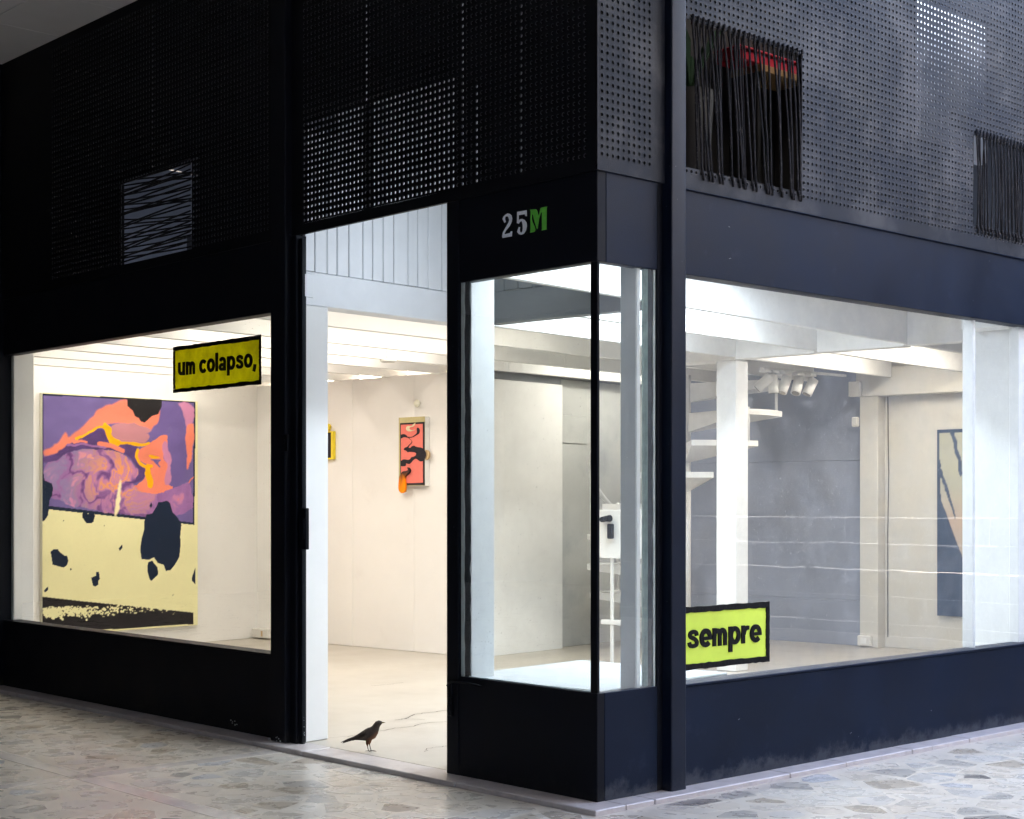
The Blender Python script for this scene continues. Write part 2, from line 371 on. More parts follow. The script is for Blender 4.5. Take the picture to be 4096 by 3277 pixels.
CLOUD_ART=[('navy', [(-0.007, 2.222), (1.723, 2.227), (1.707, 0.999), (0.002, 1.166)], 0), ('slate', [(0.011, 2.204), (1.704, 2.214), (1.688, 1.022), (0.006, 1.198)], 0), ('coral', [(0.011, 1.703), (0.086, 1.715), (0.126, 1.755), (0.195, 1.789), (0.232, 1.874), (0.255, 1.863), (0.264, 1.811), (0.324, 1.857), (0.436, 1.951), (0.55, 2.049), (0.626, 2.122), (0.742, 2.157), (0.82, 2.199), (0.918, 2.202), (0.928, 2.136), (1.301, 2.149), (1.306, 2.077), (1.27, 1.999), (1.199, 1.962), (1.179, 1.911), (1.088, 1.891), (0.998, 1.921), (0.859, 1.992), (0.723, 1.974), (0.626, 1.945), (0.474, 1.874), (0.361, 1.814), (0.269, 1.759), (0.177, 1.692), (0.104, 1.651), (0.011, 1.648)], 0.012), ('mauve', [(0.723, 1.953), (0.859, 1.992), (0.998, 1.98), (1.189, 1.945), (1.189, 1.907), (1.098, 1.891), (1.219, 1.887), (1.158, 1.792), (1.008, 1.8), (0.859, 1.796), (0.762, 1.83), (0.732, 1.879)], 0), ('lilac', [(0.011, 1.584), (0.149, 1.603), (0.241, 1.677), (0.399, 1.722), (0.684, 1.725), (0.859, 1.7), (1.038, 1.553), (1.038, 1.461), (0.958, 1.376), (1.24, 1.277), (1.519, 1.389), (1.688, 1.443), (1.688, 1.022), (0.006, 1.198)], 0), ('violet', [(1.311, 2.205), (1.467, 2.208), (1.561, 2.131), (1.603, 2.029), (1.593, 1.873), (1.624, 1.788), (1.614, 1.615), (1.571, 1.459), (1.467, 1.355), (1.373, 1.38), (1.425, 1.526), (1.383, 1.73), (1.383, 1.867), (1.425, 1.928), (1.425, 1.996), (1.363, 1.917), (1.24, 1.854), (1.148, 1.775), (1.068, 1.756), (1.189, 1.861), (1.138, 1.88), (1.26, 1.99), (1.311, 2.077)], 0.006), ('pink', [(1.477, 2.213), (1.707, 2.214), (1.699, 2.024), (1.614, 1.943), (1.598, 2.064), (1.55, 2.148)], 0.01), ('coral', [(1.614, 1.986), (1.704, 2.024), (1.693, 1.72), (1.635, 1.563), (1.598, 1.545), (1.619, 1.788), (1.593, 1.908)], 0.006), ('coral', [(1.26, 1.863), (1.363, 1.9), (1.383, 1.833), (1.383, 1.747), (1.332, 1.695), (1.342, 1.644), (1.425, 1.577), (1.383, 1.525), (1.373, 1.439), (1.425, 1.38), (1.467, 1.38), (1.383, 1.303), (1.24, 1.281), (1.058, 1.327), (0.958, 1.376), (1.058, 1.402), (1.118, 1.454), (1.138, 1.538), (1.189, 1.573), (1.058, 1.621), (1.028, 1.671), (1.038, 1.738), (1.148, 1.775)], 0), ('coral', [(1.699, 1.504), (1.614, 1.39), (1.561, 1.329), (1.603, 1.373), (1.677, 1.443)], 0), ('pink', [(1.311, 1.813), (1.373, 1.824), (1.394, 1.73), (1.435, 1.646), (1.425, 1.56), (1.446, 1.457), (1.404, 1.397), (1.342, 1.388), (1.363, 1.525), (1.404, 1.585), (1.342, 1.652)], 0.008), ('dark', [(0.104, 1.651), (0.241, 1.742), (0.361, 1.81), (0.569, 1.906), (0.655, 1.93), (0.679, 1.902), (0.694, 1.836), (0.762, 1.793), (0.859, 1.775), (1.038, 1.789), (1.023, 1.721), (1.028, 1.646), (1.068, 1.588), (1.128, 1.538), (1.128, 1.479), (1.068, 1.419), (0.938, 1.401), (0.859, 1.417), (0.958, 1.418), (1.038, 1.461), (1.038, 1.553), (0.958, 1.644), (0.859, 1.7), (0.684, 1.725), (0.399, 1.722), (0.241, 1.677), (0.149, 1.603), (0.011, 1.584), (0.011, 1.646)], 0.008), ('yellow', [(0.361, 1.814), (0.493, 1.875), (0.607, 1.932), (0.674, 1.947)], -0.012), ('yellow', [(0.674, 1.947), (0.703, 1.928), (0.703, 1.862), (0.742, 1.813), (0.81, 1.789)], -0.03), ('yellow', [(0.81, 1.789), (0.988, 1.791), (1.088, 1.78), (1.158, 1.792)], -0.014), ('yellow', [(1.03, 1.738), (1.023, 1.654), (1.058, 1.604), (1.128, 1.568), (1.189, 1.573)], -0.016), ('yellow', [(1.148, 1.564), (1.143, 1.496), (1.179, 1.437), (1.184, 1.387)], -0.03), ('yellow', [(1.153, 1.678), (1.209, 1.696), (1.229, 1.68), (1.301, 1.673), (1.27, 1.655), (1.189, 1.657)], 0), ('violet', [(1.168, 1.649), (1.332, 1.652), (1.26, 1.617), (1.301, 1.562), (1.26, 1.574), (1.219, 1.624)], 0), ('coral', [(0.324, 1.788), (0.399, 1.795), (0.474, 1.787)], -0.012), ('coral', [(0.607, 1.78), (0.742, 1.764), (0.869, 1.717)], -0.022), ('lilac', [(0.269, 1.759), (0.474, 1.764), (0.665, 1.745)], -0.01), ('CLOUDS', [], 0), ('beam', [(0.822, 1.45), (0.854, 1.45), (0.81, 1.091), (0.757, 1.092)], 0.012), ('rock', [(0.918, 2.228), (1.316, 2.231), (1.316, 2.163), (1.27, 2.084), (1.199, 2.064), (1.158, 2.029), (1.118, 1.997), (1.073, 2.004), (1.048, 2.037), (1.003, 2.056), (0.978, 2.105), (0.918, 2.148)], 0), ('navy', [(-0.03, 1.559), (0.004, 1.536), (0.022, 1.425), (0.095, 1.398), (0.108, 1.362), (0.104, 1.298), (0.072, 1.242), (0.063, 1.146), (0.058, 1.106), (0.022, 1.058), (-0.033, 1.035)], 0), ('navy', [(0.417, 1.123), (0.56, 1.111), (0.542, 1.042), (0.516, 1.027), (0.463, 1.031), (0.423, 1.077)], 0), ('navy', [(1.274, 1.226), (1.327, 1.23), (1.375, 1.241), (1.414, 1.218), (1.443, 1.13), (1.511, 1.065), (1.55, 1.001), (1.535, 0.888), (1.54, 0.808), (1.526, 0.688), (1.472, 0.609), (1.414, 0.555), (1.365, 0.552), (1.336, 0.613), (1.269, 0.631), (1.222, 0.688), (1.165, 0.666), (1.08, 0.676), (1.063, 0.763), (1.08, 0.872), (1.113, 0.974), (1.108, 1.029), (1.137, 1.107), (1.203, 1.115), (1.25, 1.178)], 0), ('navy', [(1.155, 0.642), (1.203, 0.657), (1.265, 0.591), (1.274, 0.52), (1.193, 0.459), (1.174, 0.476), (1.151, 0.54), (1.146, 0.587)], 0), ('navy', [(0.083, 0.77), (0.113, 0.792), (0.159, 0.794), (0.177, 0.768), (0.228, 0.733), (0.258, 0.728), (0.271, 0.683), (0.254, 0.638), (0.219, 0.62), (0.104, 0.65), (0.096, 0.703)], 0), ('navy', [(0.858, 0.822), (0.861, 0.79), (0.835, 0.76), (0.817, 0.784)], 0), ('navy', [(0.569, 0.571), (0.6, 0.566), (0.611, 0.504), (0.591, 0.482), (0.591, 0.444), (0.556, 0.43), (0.533, 0.446), (0.516, 0.516), (0.569, 0.533)], 0), ('navy', [(0.058, 0.454), (0.062, 0.42), (0.02, 0.396), (0.017, 0.418)], 0), ('navy', [(1.723, 0.585), (1.723, 0.403), (1.679, 0.441), (1.679, 0.482)], 0), ('navy', [(0.297, 0.616), (0.306, 0.602), (0.297, 0.589), (0.288, 0.603)], 0), ('navy', [(0.221, 1.064), (0.228, 1.056), (0.219, 1.045), (0.215, 1.054)], 0), ('navy', [(0.661, 1.012), (0.667, 1.004), (0.661, 0.996), (0.655, 1.004)], 0), ('navy', [(1.452, 0.326), (1.454, 0.314), (1.443, 0.304)], 0), ('navy', [(1.191, 1.226), (1.207, 1.194), (1.189, 1.166), (1.172, 1.192)], 0), ('rock', [(-0.025, 0.365), (0.436, 0.298), (0.978, 0.225), (1.695, 0.126), (1.693, 0.012), (0.794, 0.018), (0.436, 0.023), (-0.025, 0.031)], 0)]
CLOUD_CORE=(0.83, 1.45)
SMOKE_ART={'frame': [(0.021, 0.592), (0.344, 0.594), (0.347, 0.006), (0.025, 0.009)], 'red': [(0.035, 0.577), (0.323, 0.576), (0.325, 0.029), (0.037, 0.023)], 'smoke': [(0.175, 0.459), (0.126, 0.454), (0.167, 0.433), (0.185, 0.416), (0.167, 0.396), (0.143, 0.385), (0.126, 0.368), (0.082, 0.358), (0.074, 0.338), (0.106, 0.332), (0.126, 0.314), (0.151, 0.319), (0.239, 0.312), (0.239, 0.286), (0.207, 0.272), (0.175, 0.27), (0.159, 0.248), (0.126, 0.243), (0.078, 0.252), (0.045, 0.241), (0.029, 0.221), (0.029, 0.184), (0.11, 0.186), (0.098, 0.214), (0.151, 0.202), (0.175, 0.219), (0.207, 0.247), (0.239, 0.255), (0.271, 0.237), (0.295, 0.225), (0.335, 0.23), (0.359, 0.255), (0.368, 0.289), (0.359, 0.323), (0.319, 0.355), (0.239, 0.363), (0.211, 0.378), (0.175, 0.367), (0.167, 0.356), (0.135, 0.357), (0.151, 0.379), (0.185, 0.401), (0.185, 0.424), (0.135, 0.448)], 'wisp': [(0.027, 0.48), (0.078, 0.49), (0.11, 0.475), (0.126, 0.46), (0.183, 0.458), (0.207, 0.469), (0.239, 0.485), (0.251, 0.496), (0.247, 0.522), (0.247, 0.542), (0.271, 0.541), (0.291, 0.518), (0.279, 0.484), (0.239, 0.471), (0.191, 0.452), (0.126, 0.451), (0.078, 0.461), (0.037, 0.445), (0.027, 0.448)], 'curl': [(0.231, 0.591), (0.23, 0.577), (0.203, 0.552), (0.159, 0.55), (0.151, 0.534), (0.183, 0.518), (0.239, 0.528), (0.207, 0.515), (0.151, 0.508), (0.114, 0.52), (0.106, 0.546), (0.126, 0.564), (0.183, 0.558), (0.203, 0.578), (0.223, 0.583)], 'flame': [(0.135, 0.174), (0.159, 0.168), (0.179, 0.144), (0.163, 0.116), (0.118, 0.1), (0.106, 0.071), (0.118, 0.002), (0.114, -0.044), (0.074, -0.072), (0.037, -0.055), (0.022, -0.026), (0.027, 0.043), (0.041, 0.1), (0.078, 0.137), (0.135, 0.139), (0.155, 0.153)]}
TALL_ART={'mass': [(-0.0, 1.762), (0.024, 1.749), (0.021, 1.496), (0.037, 1.434), (0.031, 1.218), (0.041, 1.085), (0.091, 0.972), (0.111, 0.86), (0.151, 0.785), (0.191, 0.692), (0.231, 0.599), (0.3, 0.451), (0.379, 0.026), (0.0, 0.008)], 'wave': [(0.129, 1.746), (0.172, 1.744), (0.174, 1.701), (0.207, 1.639), (0.2, 1.578), (0.233, 1.504), (0.252, 1.431), (0.246, 1.296), (0.22, 1.333), (0.207, 1.395), (0.213, 1.468), (0.174, 1.53), (0.168, 1.616), (0.148, 1.678), (0.129, 1.715)], 'wave2': [(0.017, 1.41), (0.05, 1.385), (0.06, 1.323), (0.096, 1.249), (0.089, 1.199), (0.122, 1.15), (0.129, 1.089), (0.109, 1.101), (0.103, 1.138), (0.07, 1.2), (0.076, 1.249), (0.037, 1.298), (0.017, 1.348)], 'wave3': [(0.041, 1.331), (0.071, 1.274), (0.111, 1.217), (0.125, 1.142), (0.171, 1.01), (0.191, 0.898), (0.171, 0.935), (0.141, 1.029), (0.101, 1.123), (0.091, 1.198), (0.051, 1.255)]}
# ================================================================== SETTING
# plaza floor: one big terrazzo sheet, laid with crazy paving between pale strips
pf = MB(); pf.quad((-30, -30, -.026), (30, -30, -.026), (30, 45, -.026), (-30, 45, -.026))
plaza = structure("floor", pf, "terrazzo", (0, 0, -.026))

SX, SY, HW = -2.40, -1.38, .055           # the two strips in view
def strip(x0, x1, y0, y1):
    build("marble_strip", MB().box(x0, x1, y0, y1, -.045, -.0251, .0004), "strip_marble", plaza)
for k in range(4):
    strip(SX + HW + .002 + k * .98, SX + HW + k * .98 + .978, SY - HW, SY + HW)
    strip(SX - HW - .002 - (k + 1) * .98 + .002, SX - HW - .002 - k * .98, SY - HW, SY + HW)
strip(SX - HW, SX + HW, SY + HW + .002, SY + HW + .60); strip(SX - HW, SX + HW, SY + HW + .602, -.155)
for k in range(3): strip(SX - HW, SX + HW, SY - HW - .002 - (k + 1) * .9 + .002, SY - HW - .002 - k * .9)
build("corner_tile", MB().box(SX - HW, SX + HW, SY - HW, SY + HW, -.045, -.0250, .0004), "paving_stone_f", plaza)

def clip_poly(poly, nx, ny, c):
    out = []
    for i in range(len(poly)):
        a, b = poly[i], poly[(i + 1) % len(poly)]
        da = a[0] * nx + a[1] * ny - c; db = b[0] * nx + b[1] * ny - c
        if da <= 0: out.append(a)
        if da * db < 0:
            t = da / (da - db); out.append((a[0] + (b[0] - a[0]) * t, a[1] + (b[1] - a[1]) * t))
    return out
def crazy_paving(x0, x1, y0, y1, rects, cell):
    # seeds of very uneven spacing, metric squeezed by a wandering direction: slabs, slivers and chips
    seeds = []; grid = {}
    tries = int((x1 - x0) * (y1 - y0) / cell ** 2 * 14)
    for _ in range(tries):
        x, y = random.uniform(x0, x1), random.uniform(y0, y1)
        dmin = cell * (.42 + .75 * mnoise.noise(Vector((x * 2.3, y * 2.3, 3.1))) ** 2 * 4 + random.uniform(0, .35))
        gi, gj = int(x / cell), int(y / cell); ok = True
        for a in range(gi - 2, gi + 3):
            for b in range(gj - 2, gj + 3):
                for q in grid.get((a, b), ()):
                    if (q[0] - x) ** 2 + (q[1] - y) ** 2 < dmin * dmin: ok = False; break
                if not ok: break
            if not ok: break
        if ok: grid.setdefault((gi, gj), []).append((x, y)); seeds.append((x, y))
    res = []
    for p in seeds:
        inr = [r for r in rects if r[0] < p[0] < r[1] and r[2] < p[1] < r[3]]
        if not inr: continue
        B_ = cell * 1.7
        poly = [(p[0] - B_, p[1] - B_), (p[0] + B_, p[1] - B_), (p[0] + B_, p[1] + B_), (p[0] - B_, p[1] + B_)]
        gi, gj = int(p[0] / cell), int(p[1] / cell)
        for a in range(gi - 3, gi + 4):
            for b in range(gj - 3, gj + 4):
                for q in grid.get((a, b), ()):
                    if q == p: continue
                    nxx, nyy = q[0] - p[0], q[1] - p[1]
                    poly = clip_poly(poly, nxx, nyy, (q[0] ** 2 + q[1] ** 2 - p[0] ** 2 - p[1] ** 2) / 2)
                    if len(poly) < 3: break
                if len(poly) < 3: break
            if len(poly) < 3: break
        if len(poly) < 3: continue
        r = inr[0]
        for n in ((-1, 0, -r[0]), (1, 0, r[1]), (0, -1, -r[2]), (0, 1, r[3])): poly = clip_poly(poly, *n)
        if len(poly) < 3: continue
        cx = sum(a for a, b in poly) / len(poly); cy = sum(b for a, b in poly) / len(poly)
        k = random.choice((.97, .96, .95, .92, .88, .8, .66))
        rot = random.uniform(-.12, .12); sq = random.uniform(.82, 1.0); th = random.uniform(0, 3.14)
        out = []
        for n_, (a, b) in enumerate(poly):
            c, d = poly[(n_ + 1) % len(poly)]
            if math.hypot(c - a, d - b) < .012: continue
            for t in (0.0, .5):
                x = a + (c - a) * t - cx; y = b + (d - b) * t - cy
                kk = k * random.uniform(.94, 1.0)
                u_ = (x * math.cos(th) + y * math.sin(th)); v_ = (-x * math.sin(th) + y * math.cos(th)) * sq
                out.append((cx + (u_ * math.cos(th) - v_ * math.sin(th)) * kk, cy + (u_ * math.sin(th) + v_ * math.cos(th)) * kk))
        if len(out) >= 3: res.append(out)
    return res
G = .012
rects = ((SX + HW + G, 2.6, SY + HW + G, -.16), (SX + HW + G, 2.6, -3.4, SY - HW - G), (-6.6, SX - HW - G, SY + HW + G, -.16), (-6.6, SX - HW - G, -3.4, SY - HW - G), (.15, 2.6, -.16 + 1e-4, 5.2))
stones = crazy_paving(-6.8, 2.8, -3.6, 5.4, rects, .235)
cl = Vector(cam.location)
def seen_size(p):
    cx = sum(a for a, b in p) / len(p); cy = sum(b for a, b in p) / len(p)
    ar = abs(sum(p[i][0] * p[(i + 1) % len(p)][1] - p[(i + 1) % len(p)][0] * p[i][1] for i in range(len(p)))) / 2
    d = Vector((cx, cy, 0)) - cl; q = cam.matrix_basis.inverted() @ Vector((cx, cy, -.025))
    if q.z > -1: return 0
    X = -q.x / q.z * 1.5154 ; Y = -q.y / q.z * 1.5154 - .0912
    return ar / d.length ** 3 * (1 if abs(X) < .52 and abs(Y) < .415 else .02)
stones.sort(key=seen_size, reverse=True)
wts = [w_ for _, w_ in STONE]
rest = MB()
zt = -.0257
for i, p in enumerate(stones):
    fn = lambda a, b, d: (a, b, d)
    if i < 298:
        build("paving_stone", MB().poly_prism(p, fn, -.04, zt + random.uniform(0, .0004)), random.choices(STONE, wts)[0][0], plaza)
    else:
        rest.poly_prism(p, fn, -.04, zt + random.uniform(0, .0004), random.choices(range(len(STONE)), wts)[0])
tag(build("paving_chips", rest, [m_ for m_, _ in STONE], plaza), kind='stuff')

# marble kerb slabs round the shop
kerb = thing("kerb", "low step of pale marble slabs running along the foot of the black shopfront", "kerb", (0, 0, -.025))
kb = [-6.9, -5.947, -4.72, -3.501, -2.175, -.85, .135]
for a, b in zip(kb, kb[1:]):
    build("marble_slab", MB().box(a + .002, b - .002, -.15 + random.uniform(-.003, .003), .056, -.045, random.uniform(-.0015, .001), .004), "marble_kerb", kerb)
kb = [.06, .257, 1.298, 1.793, 2.431, 2.637, 3.042, 4.0, 5.0, 6.0]
for a, b in zip(kb, kb[1:]):
    build("marble_slab", MB().box(-.06, .13 + random.uniform(-.003, .004), a + .002, b - .002, -.045, random.uniform(-.0015, .001), .004), "marble_kerb", kerb)

# gallery floor
gf = MB(); gf.poly_prism([(-10.5, .06), (-.062, .06), (-.062, 10), (-10.5, 10)], lambda a, b, d: (a, b, d), -.04, -.001)
gfloor = structure("gallery_floor", gf, "screed", (-4, 3, 0))
def crack(pts, w=.004):
    q = []
    for (a, b), (c, d) in zip(pts, pts[1:]):
        for k in range(4):
            t = k / 4; q.append((a + (c - a) * t + random.uniform(-.012, .012), b + (d - b) * t + random.uniform(-.012, .012)))
    q.append(pts[-1]); m = MB(); L_ = []; R_ = []
    for i, p in enumerate(q):
        e = q[min(i + 1, len(q) - 1)]; s_ = q[max(i - 1, 0)]
        d = Vector((e[0] - s_[0], e[1] - s_[1])).normalized(); n = Vector((-d.y, d.x)) * w * random.uniform(.4, 1.2)
        L_.append((p[0] + n.x, p[1] + n.y, .0006)); R_.append((p[0] - n.x, p[1] - n.y, .0006))
    for i in range(len(q) - 1): m.quad(L_[i], R_[i], R_[i + 1], L_[i + 1])
    build("floor_crack", m, "crack_dark", gfloor)
crack([(-2.465, .251), (-2.442, .365), (-2.492, .65), (-2.521, .809), (-2.506, .936), (-2.558, 1.05), (-2.565, 1.128), (-2.40, 1.5)], .0035)
crack([(-2.794, 1.027), (-2.811, 1.112), (-2.924, 1.295), (-2.938, 1.438), (-2.922, 1.567), (-3.0, 2.1)], .0045)
crack([(-2.81, 1.11), (-2.74, 1.13), (-2.70, 1.18)], .003)
crack([(-1.684, .347), (-1.765, .43), (-1.763, .526), (-1.768, .579), (-1.8, .8)], .003)
crack([(-4.395, 2.044), (-4.383, 2.204), (-4.394, 2.362)], .003)

# passage ceiling: flat grey boards with fine open joints
cz = 4.766
ceil = MB()
ceil.box(-16, 8.2, -14, 0.0, cz + .012, cz + .40, 0)
CEIL_Y = 1.7  # unseen ceiling reach, set to shade the right front near the column
ceil.box(0.0, 8.2, 0.002, CEIL_Y, cz + .012, cz + .40, 0)
ceiling = structure("ceiling", ceil, "ceiling_panel", (0, 0, cz))
for i in range(-3, 7):
    for j in range(4):
        x0 = -5.386 + i * .842; y1 = -.0 if j == 0 else -.55 - (j - 1) * 1.25; y0 = -.55 - j * 1.25 if j else -.55
        build("ceiling_board", MB().box(x0 + .004, x0 + .838, y0 + .004, y1 - .004, cz, cz + .01, .001), "ceiling_panel", ceiling)

# unseen masses and walls added to block the sun and darken the arcade
up = MB(); up.box(-18, -.02, .0, 22, 4.90, 15, 0); structure("sun_block", up, "dark_wall", (-8, 10, 4.9))
up = MB(); up.box(-18, 8.2, -16, -.002, 5.2, 15, 0); structure("sun_block", up, "dark_wall", (0, -8, 5.2))
aw = MB(); aw.box(-16.3, -16, -14, 0, -.03, 4.778, 0); aw.box(-16, 12, -14.3, -14, -.03, 4.778, 0); aw.box(-16, -6.9, -.02, .28, -.03, 4.778, 0)
structure("arcade_blockers", aw, "dark_wall", (-10, -10, 0))
cw = MB(); cw.box(-.08, .28, 6.5, 22, -.03, 4.89, 0); structure("court_wall", cw, "dark_wall", (0, 14, 0))
cw = MB(); cw.box(13, 13.4, -14, 44, -.03, 14, 0); cw.box(-.0, 13, 32, 32.4, -.03, 14, 0); structure("court_wall", cw, "pale_render", (14, 15, 0))  # unseen far walls, made tall and dark to hold reflections down
fe = thing("reflection_fence", "unseen dark slat fence added to streak the window reflections", "fence", (6, 9, 0))
for k in range(17):  # added out of view so the gaps reflect as bright streaks
    cuts = [.5] + sorted(random.uniform(1, 12) for _ in range(4)) + [12.9]
    for a, b in zip(cuts, cuts[1:]):
        y_ = 9.0 + .031 * (k % 2) * (k > 4); o_ = random.uniform(-.003, .006)
        build("slat", MB().box(a + .002, b - .002, y_, y_ + .03, -.02 if k == 0 else -.1765 - (.03 if k > 5 else 0) + .285 * k, .10 + .285 * k + o_, .002), "fence_paint", fe)
for k in range(6): build("fence_post", MB().box(.6 + k * 2.4, .68 + k * 2.4, 9.063, 9.13, -.03, 4.75, .003), "fence_paint", fe)

# ================================================================== SHOPFRONT
shop = thing("shopfront", "black corner shopfront with large panes, low base walls and perforated metal above", "shopfront", (0, 0, 0))
ZS, ZT, ZP, ZC = .502, 2.532, 2.956, 4.764
def sp(name, m, *boxes, b=.003, label=None):
    q = MB()
    for bx in boxes: q.box(*bx, b)
    o = build(name, q, m, shop)
    if label: o["label"] = label
    return o
sp("base_wall", "black_paint", (-6.34, -2.655, 0.0, .09, -.002, ZS - .012))
sp("sill", "black_paint", (-6.34, -2.655, -.008, .12, ZS - .011, ZS))
sp("base_wall", "black_paint", (-1.080, -.0005, 0.0, .05, -.002, ZS + .006))
sp("base_wall", "black_paint_skylit", (-.05, 0.0, .0505, .419, -.002, ZS + .006))
sp("base_wall", "black_paint_skylit", (-.09, 0.0, .576, 5.0, -.002, ZS - .012))
sp("sill", "black_paint_skylit", (-.12, .010, .576, 5.0, ZS - .011, ZS + .002))
sp("end_pilaster", "black_paint_skylit", (-.30, .02, 5.0005, 6.6, -.02, ZC))
sp("end_pilaster", "black_paint", (-7.4, -6.342, -.06, .12, -.02, ZC))
sp("column", "black_paint", (-2.625, -2.472, -.058, .11, 0, ZC), (-2.662, -2.6255, -.012, .11, 0, ZC), b=.006)
sp("door_jamb", "black_paint", (-2.4715, -2.41, -.022, .05, 0, ZP), (-2.4095, -2.378, -.004, .02, 0, ZP - .02))
sp("door_jamb", "black_paint", (-1.081, -.988, -.006, .065, 0, ZP))
q = MB()                                                             # round-nosed steel column
n = 7; o_ = []
for k in range(n): a = math.pi / 2 * k / (n - 1); o_.append((.055 - .009 + .009 * math.sin(a), .461 + .009 - .009 * math.cos(a)))
for k in range(n): a = math.pi / 2 * k / (n - 1); o_.append((.055 - .018 + .018 * math.cos(a), .577 - .018 + .018 * math.sin(a)))
o_ += [(-.09, .577), (-.09, .461)]
q.poly_prism(o_, lambda a, b, d: (a, b, d), -.012, 6.0)
for i in range(len(q.sm)): q.sm[i] = 0 < i
colo = build("column", q, "column_paint", shop); colo.data.set_sharp_from_angle(angle=R(40))
sp("window_jamb", "black_paint", (-.055, -.001, .4195, .460, 0, ZC))
sp("corner_mullion", "black_metal", (-.047, -.001, .001, .019, ZS + .0065, ZT - .0005))
sp("fascia", "black_paint", (-6.34, -2.663, 0.0, .09, ZT, ZP + .03))
sp("fascia", "black_paint", (-.987, -.001, .0005, .06, ZT, ZP + .03), (-1.08, -.9875, .066, .07, ZP, ZP + .03))
sp("fascia", "black_paint_skylit", (-.06, -.0005, .0605, .419, ZT, ZP + .03))
sp("fascia", "black_paint_skylit", (-.10, 0.0, .578, 5.0, ZT, ZP + .03))
sp("seam_lip", "black_paint_skylit", (.0005, .0125, .5785, 5.0, ZP - .007, ZP + .003), b=.002)

# glass
def pane(name, m, a, b, c, d): return build(name, MB().quad(a, b, c, d), m, shop, recalc=False)
pane("window_pane", "window_glass", (-6.34, .045, ZS), (-2.655, .045, ZS), (-2.655, .045, ZT), (-6.34, .045, ZT))
pane("window_pane", "kiosk_glass", (-.987, .012, ZS), (-.047, .012, ZS), (-.047, .012, ZT), (-.987, .012, ZT))
pane("window_pane", "kiosk_glass", (-.012, .019, ZS), (-.012, .419, ZS), (-.012, .419, ZT), (-.012, .019, ZT))
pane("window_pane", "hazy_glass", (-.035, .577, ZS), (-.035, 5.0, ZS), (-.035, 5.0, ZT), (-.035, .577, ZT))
# glazing beads, putty and rubber at the two ends of the corner window
def ragged(x0, x1, y, z0, z1, axis, amp=.004):
    q = MB(); N = 40; pr = None
    for k in range(N + 1):
        z = z0 + (z1 - z0) * k / N; a = x0; b = x1 + random.uniform(-amp, amp)
        if axis == 'x': r = ((a, y, z), (b, y, z), (b, y + .006, z), (a, y + .006, z))
        else: r = ((y, a, z), (y, b, z), (y - .006, b, z), (y - .006, a, z))
        if pr:
            for i in range(4): q.quad(pr[i], pr[(i + 1) % 4], r[(i + 1) % 4], r[i])
        pr = r
    return q
build("putty_bead", ragged(-.988, -.966, .014, ZS, ZT, 'x'), "putty", shop)
build("rubber_seal", ragged(-.966, -.930, .022, ZS, ZT, 'x', .005), "rubber", shop)
build("putty_bead", ragged(.4195, .405, -.014, ZS, ZT, 'y', .0025), "putty", shop)
build("rubber_seal", ragged(.4055, .372, -.022, ZS, ZT, 'y', .002), "rubber", shop)
for k in range(3): build("glass_edge", MB().box(-.035, -.014, .343 + k * .0095, .347 + k * .0095, ZS + .01, ZT, .001), "glass_edge", shop)
build("putty_bead", MB().box(-.93, -.05, .014, .022, ZS + .0065, ZS + .012, .002), "putty", shop)

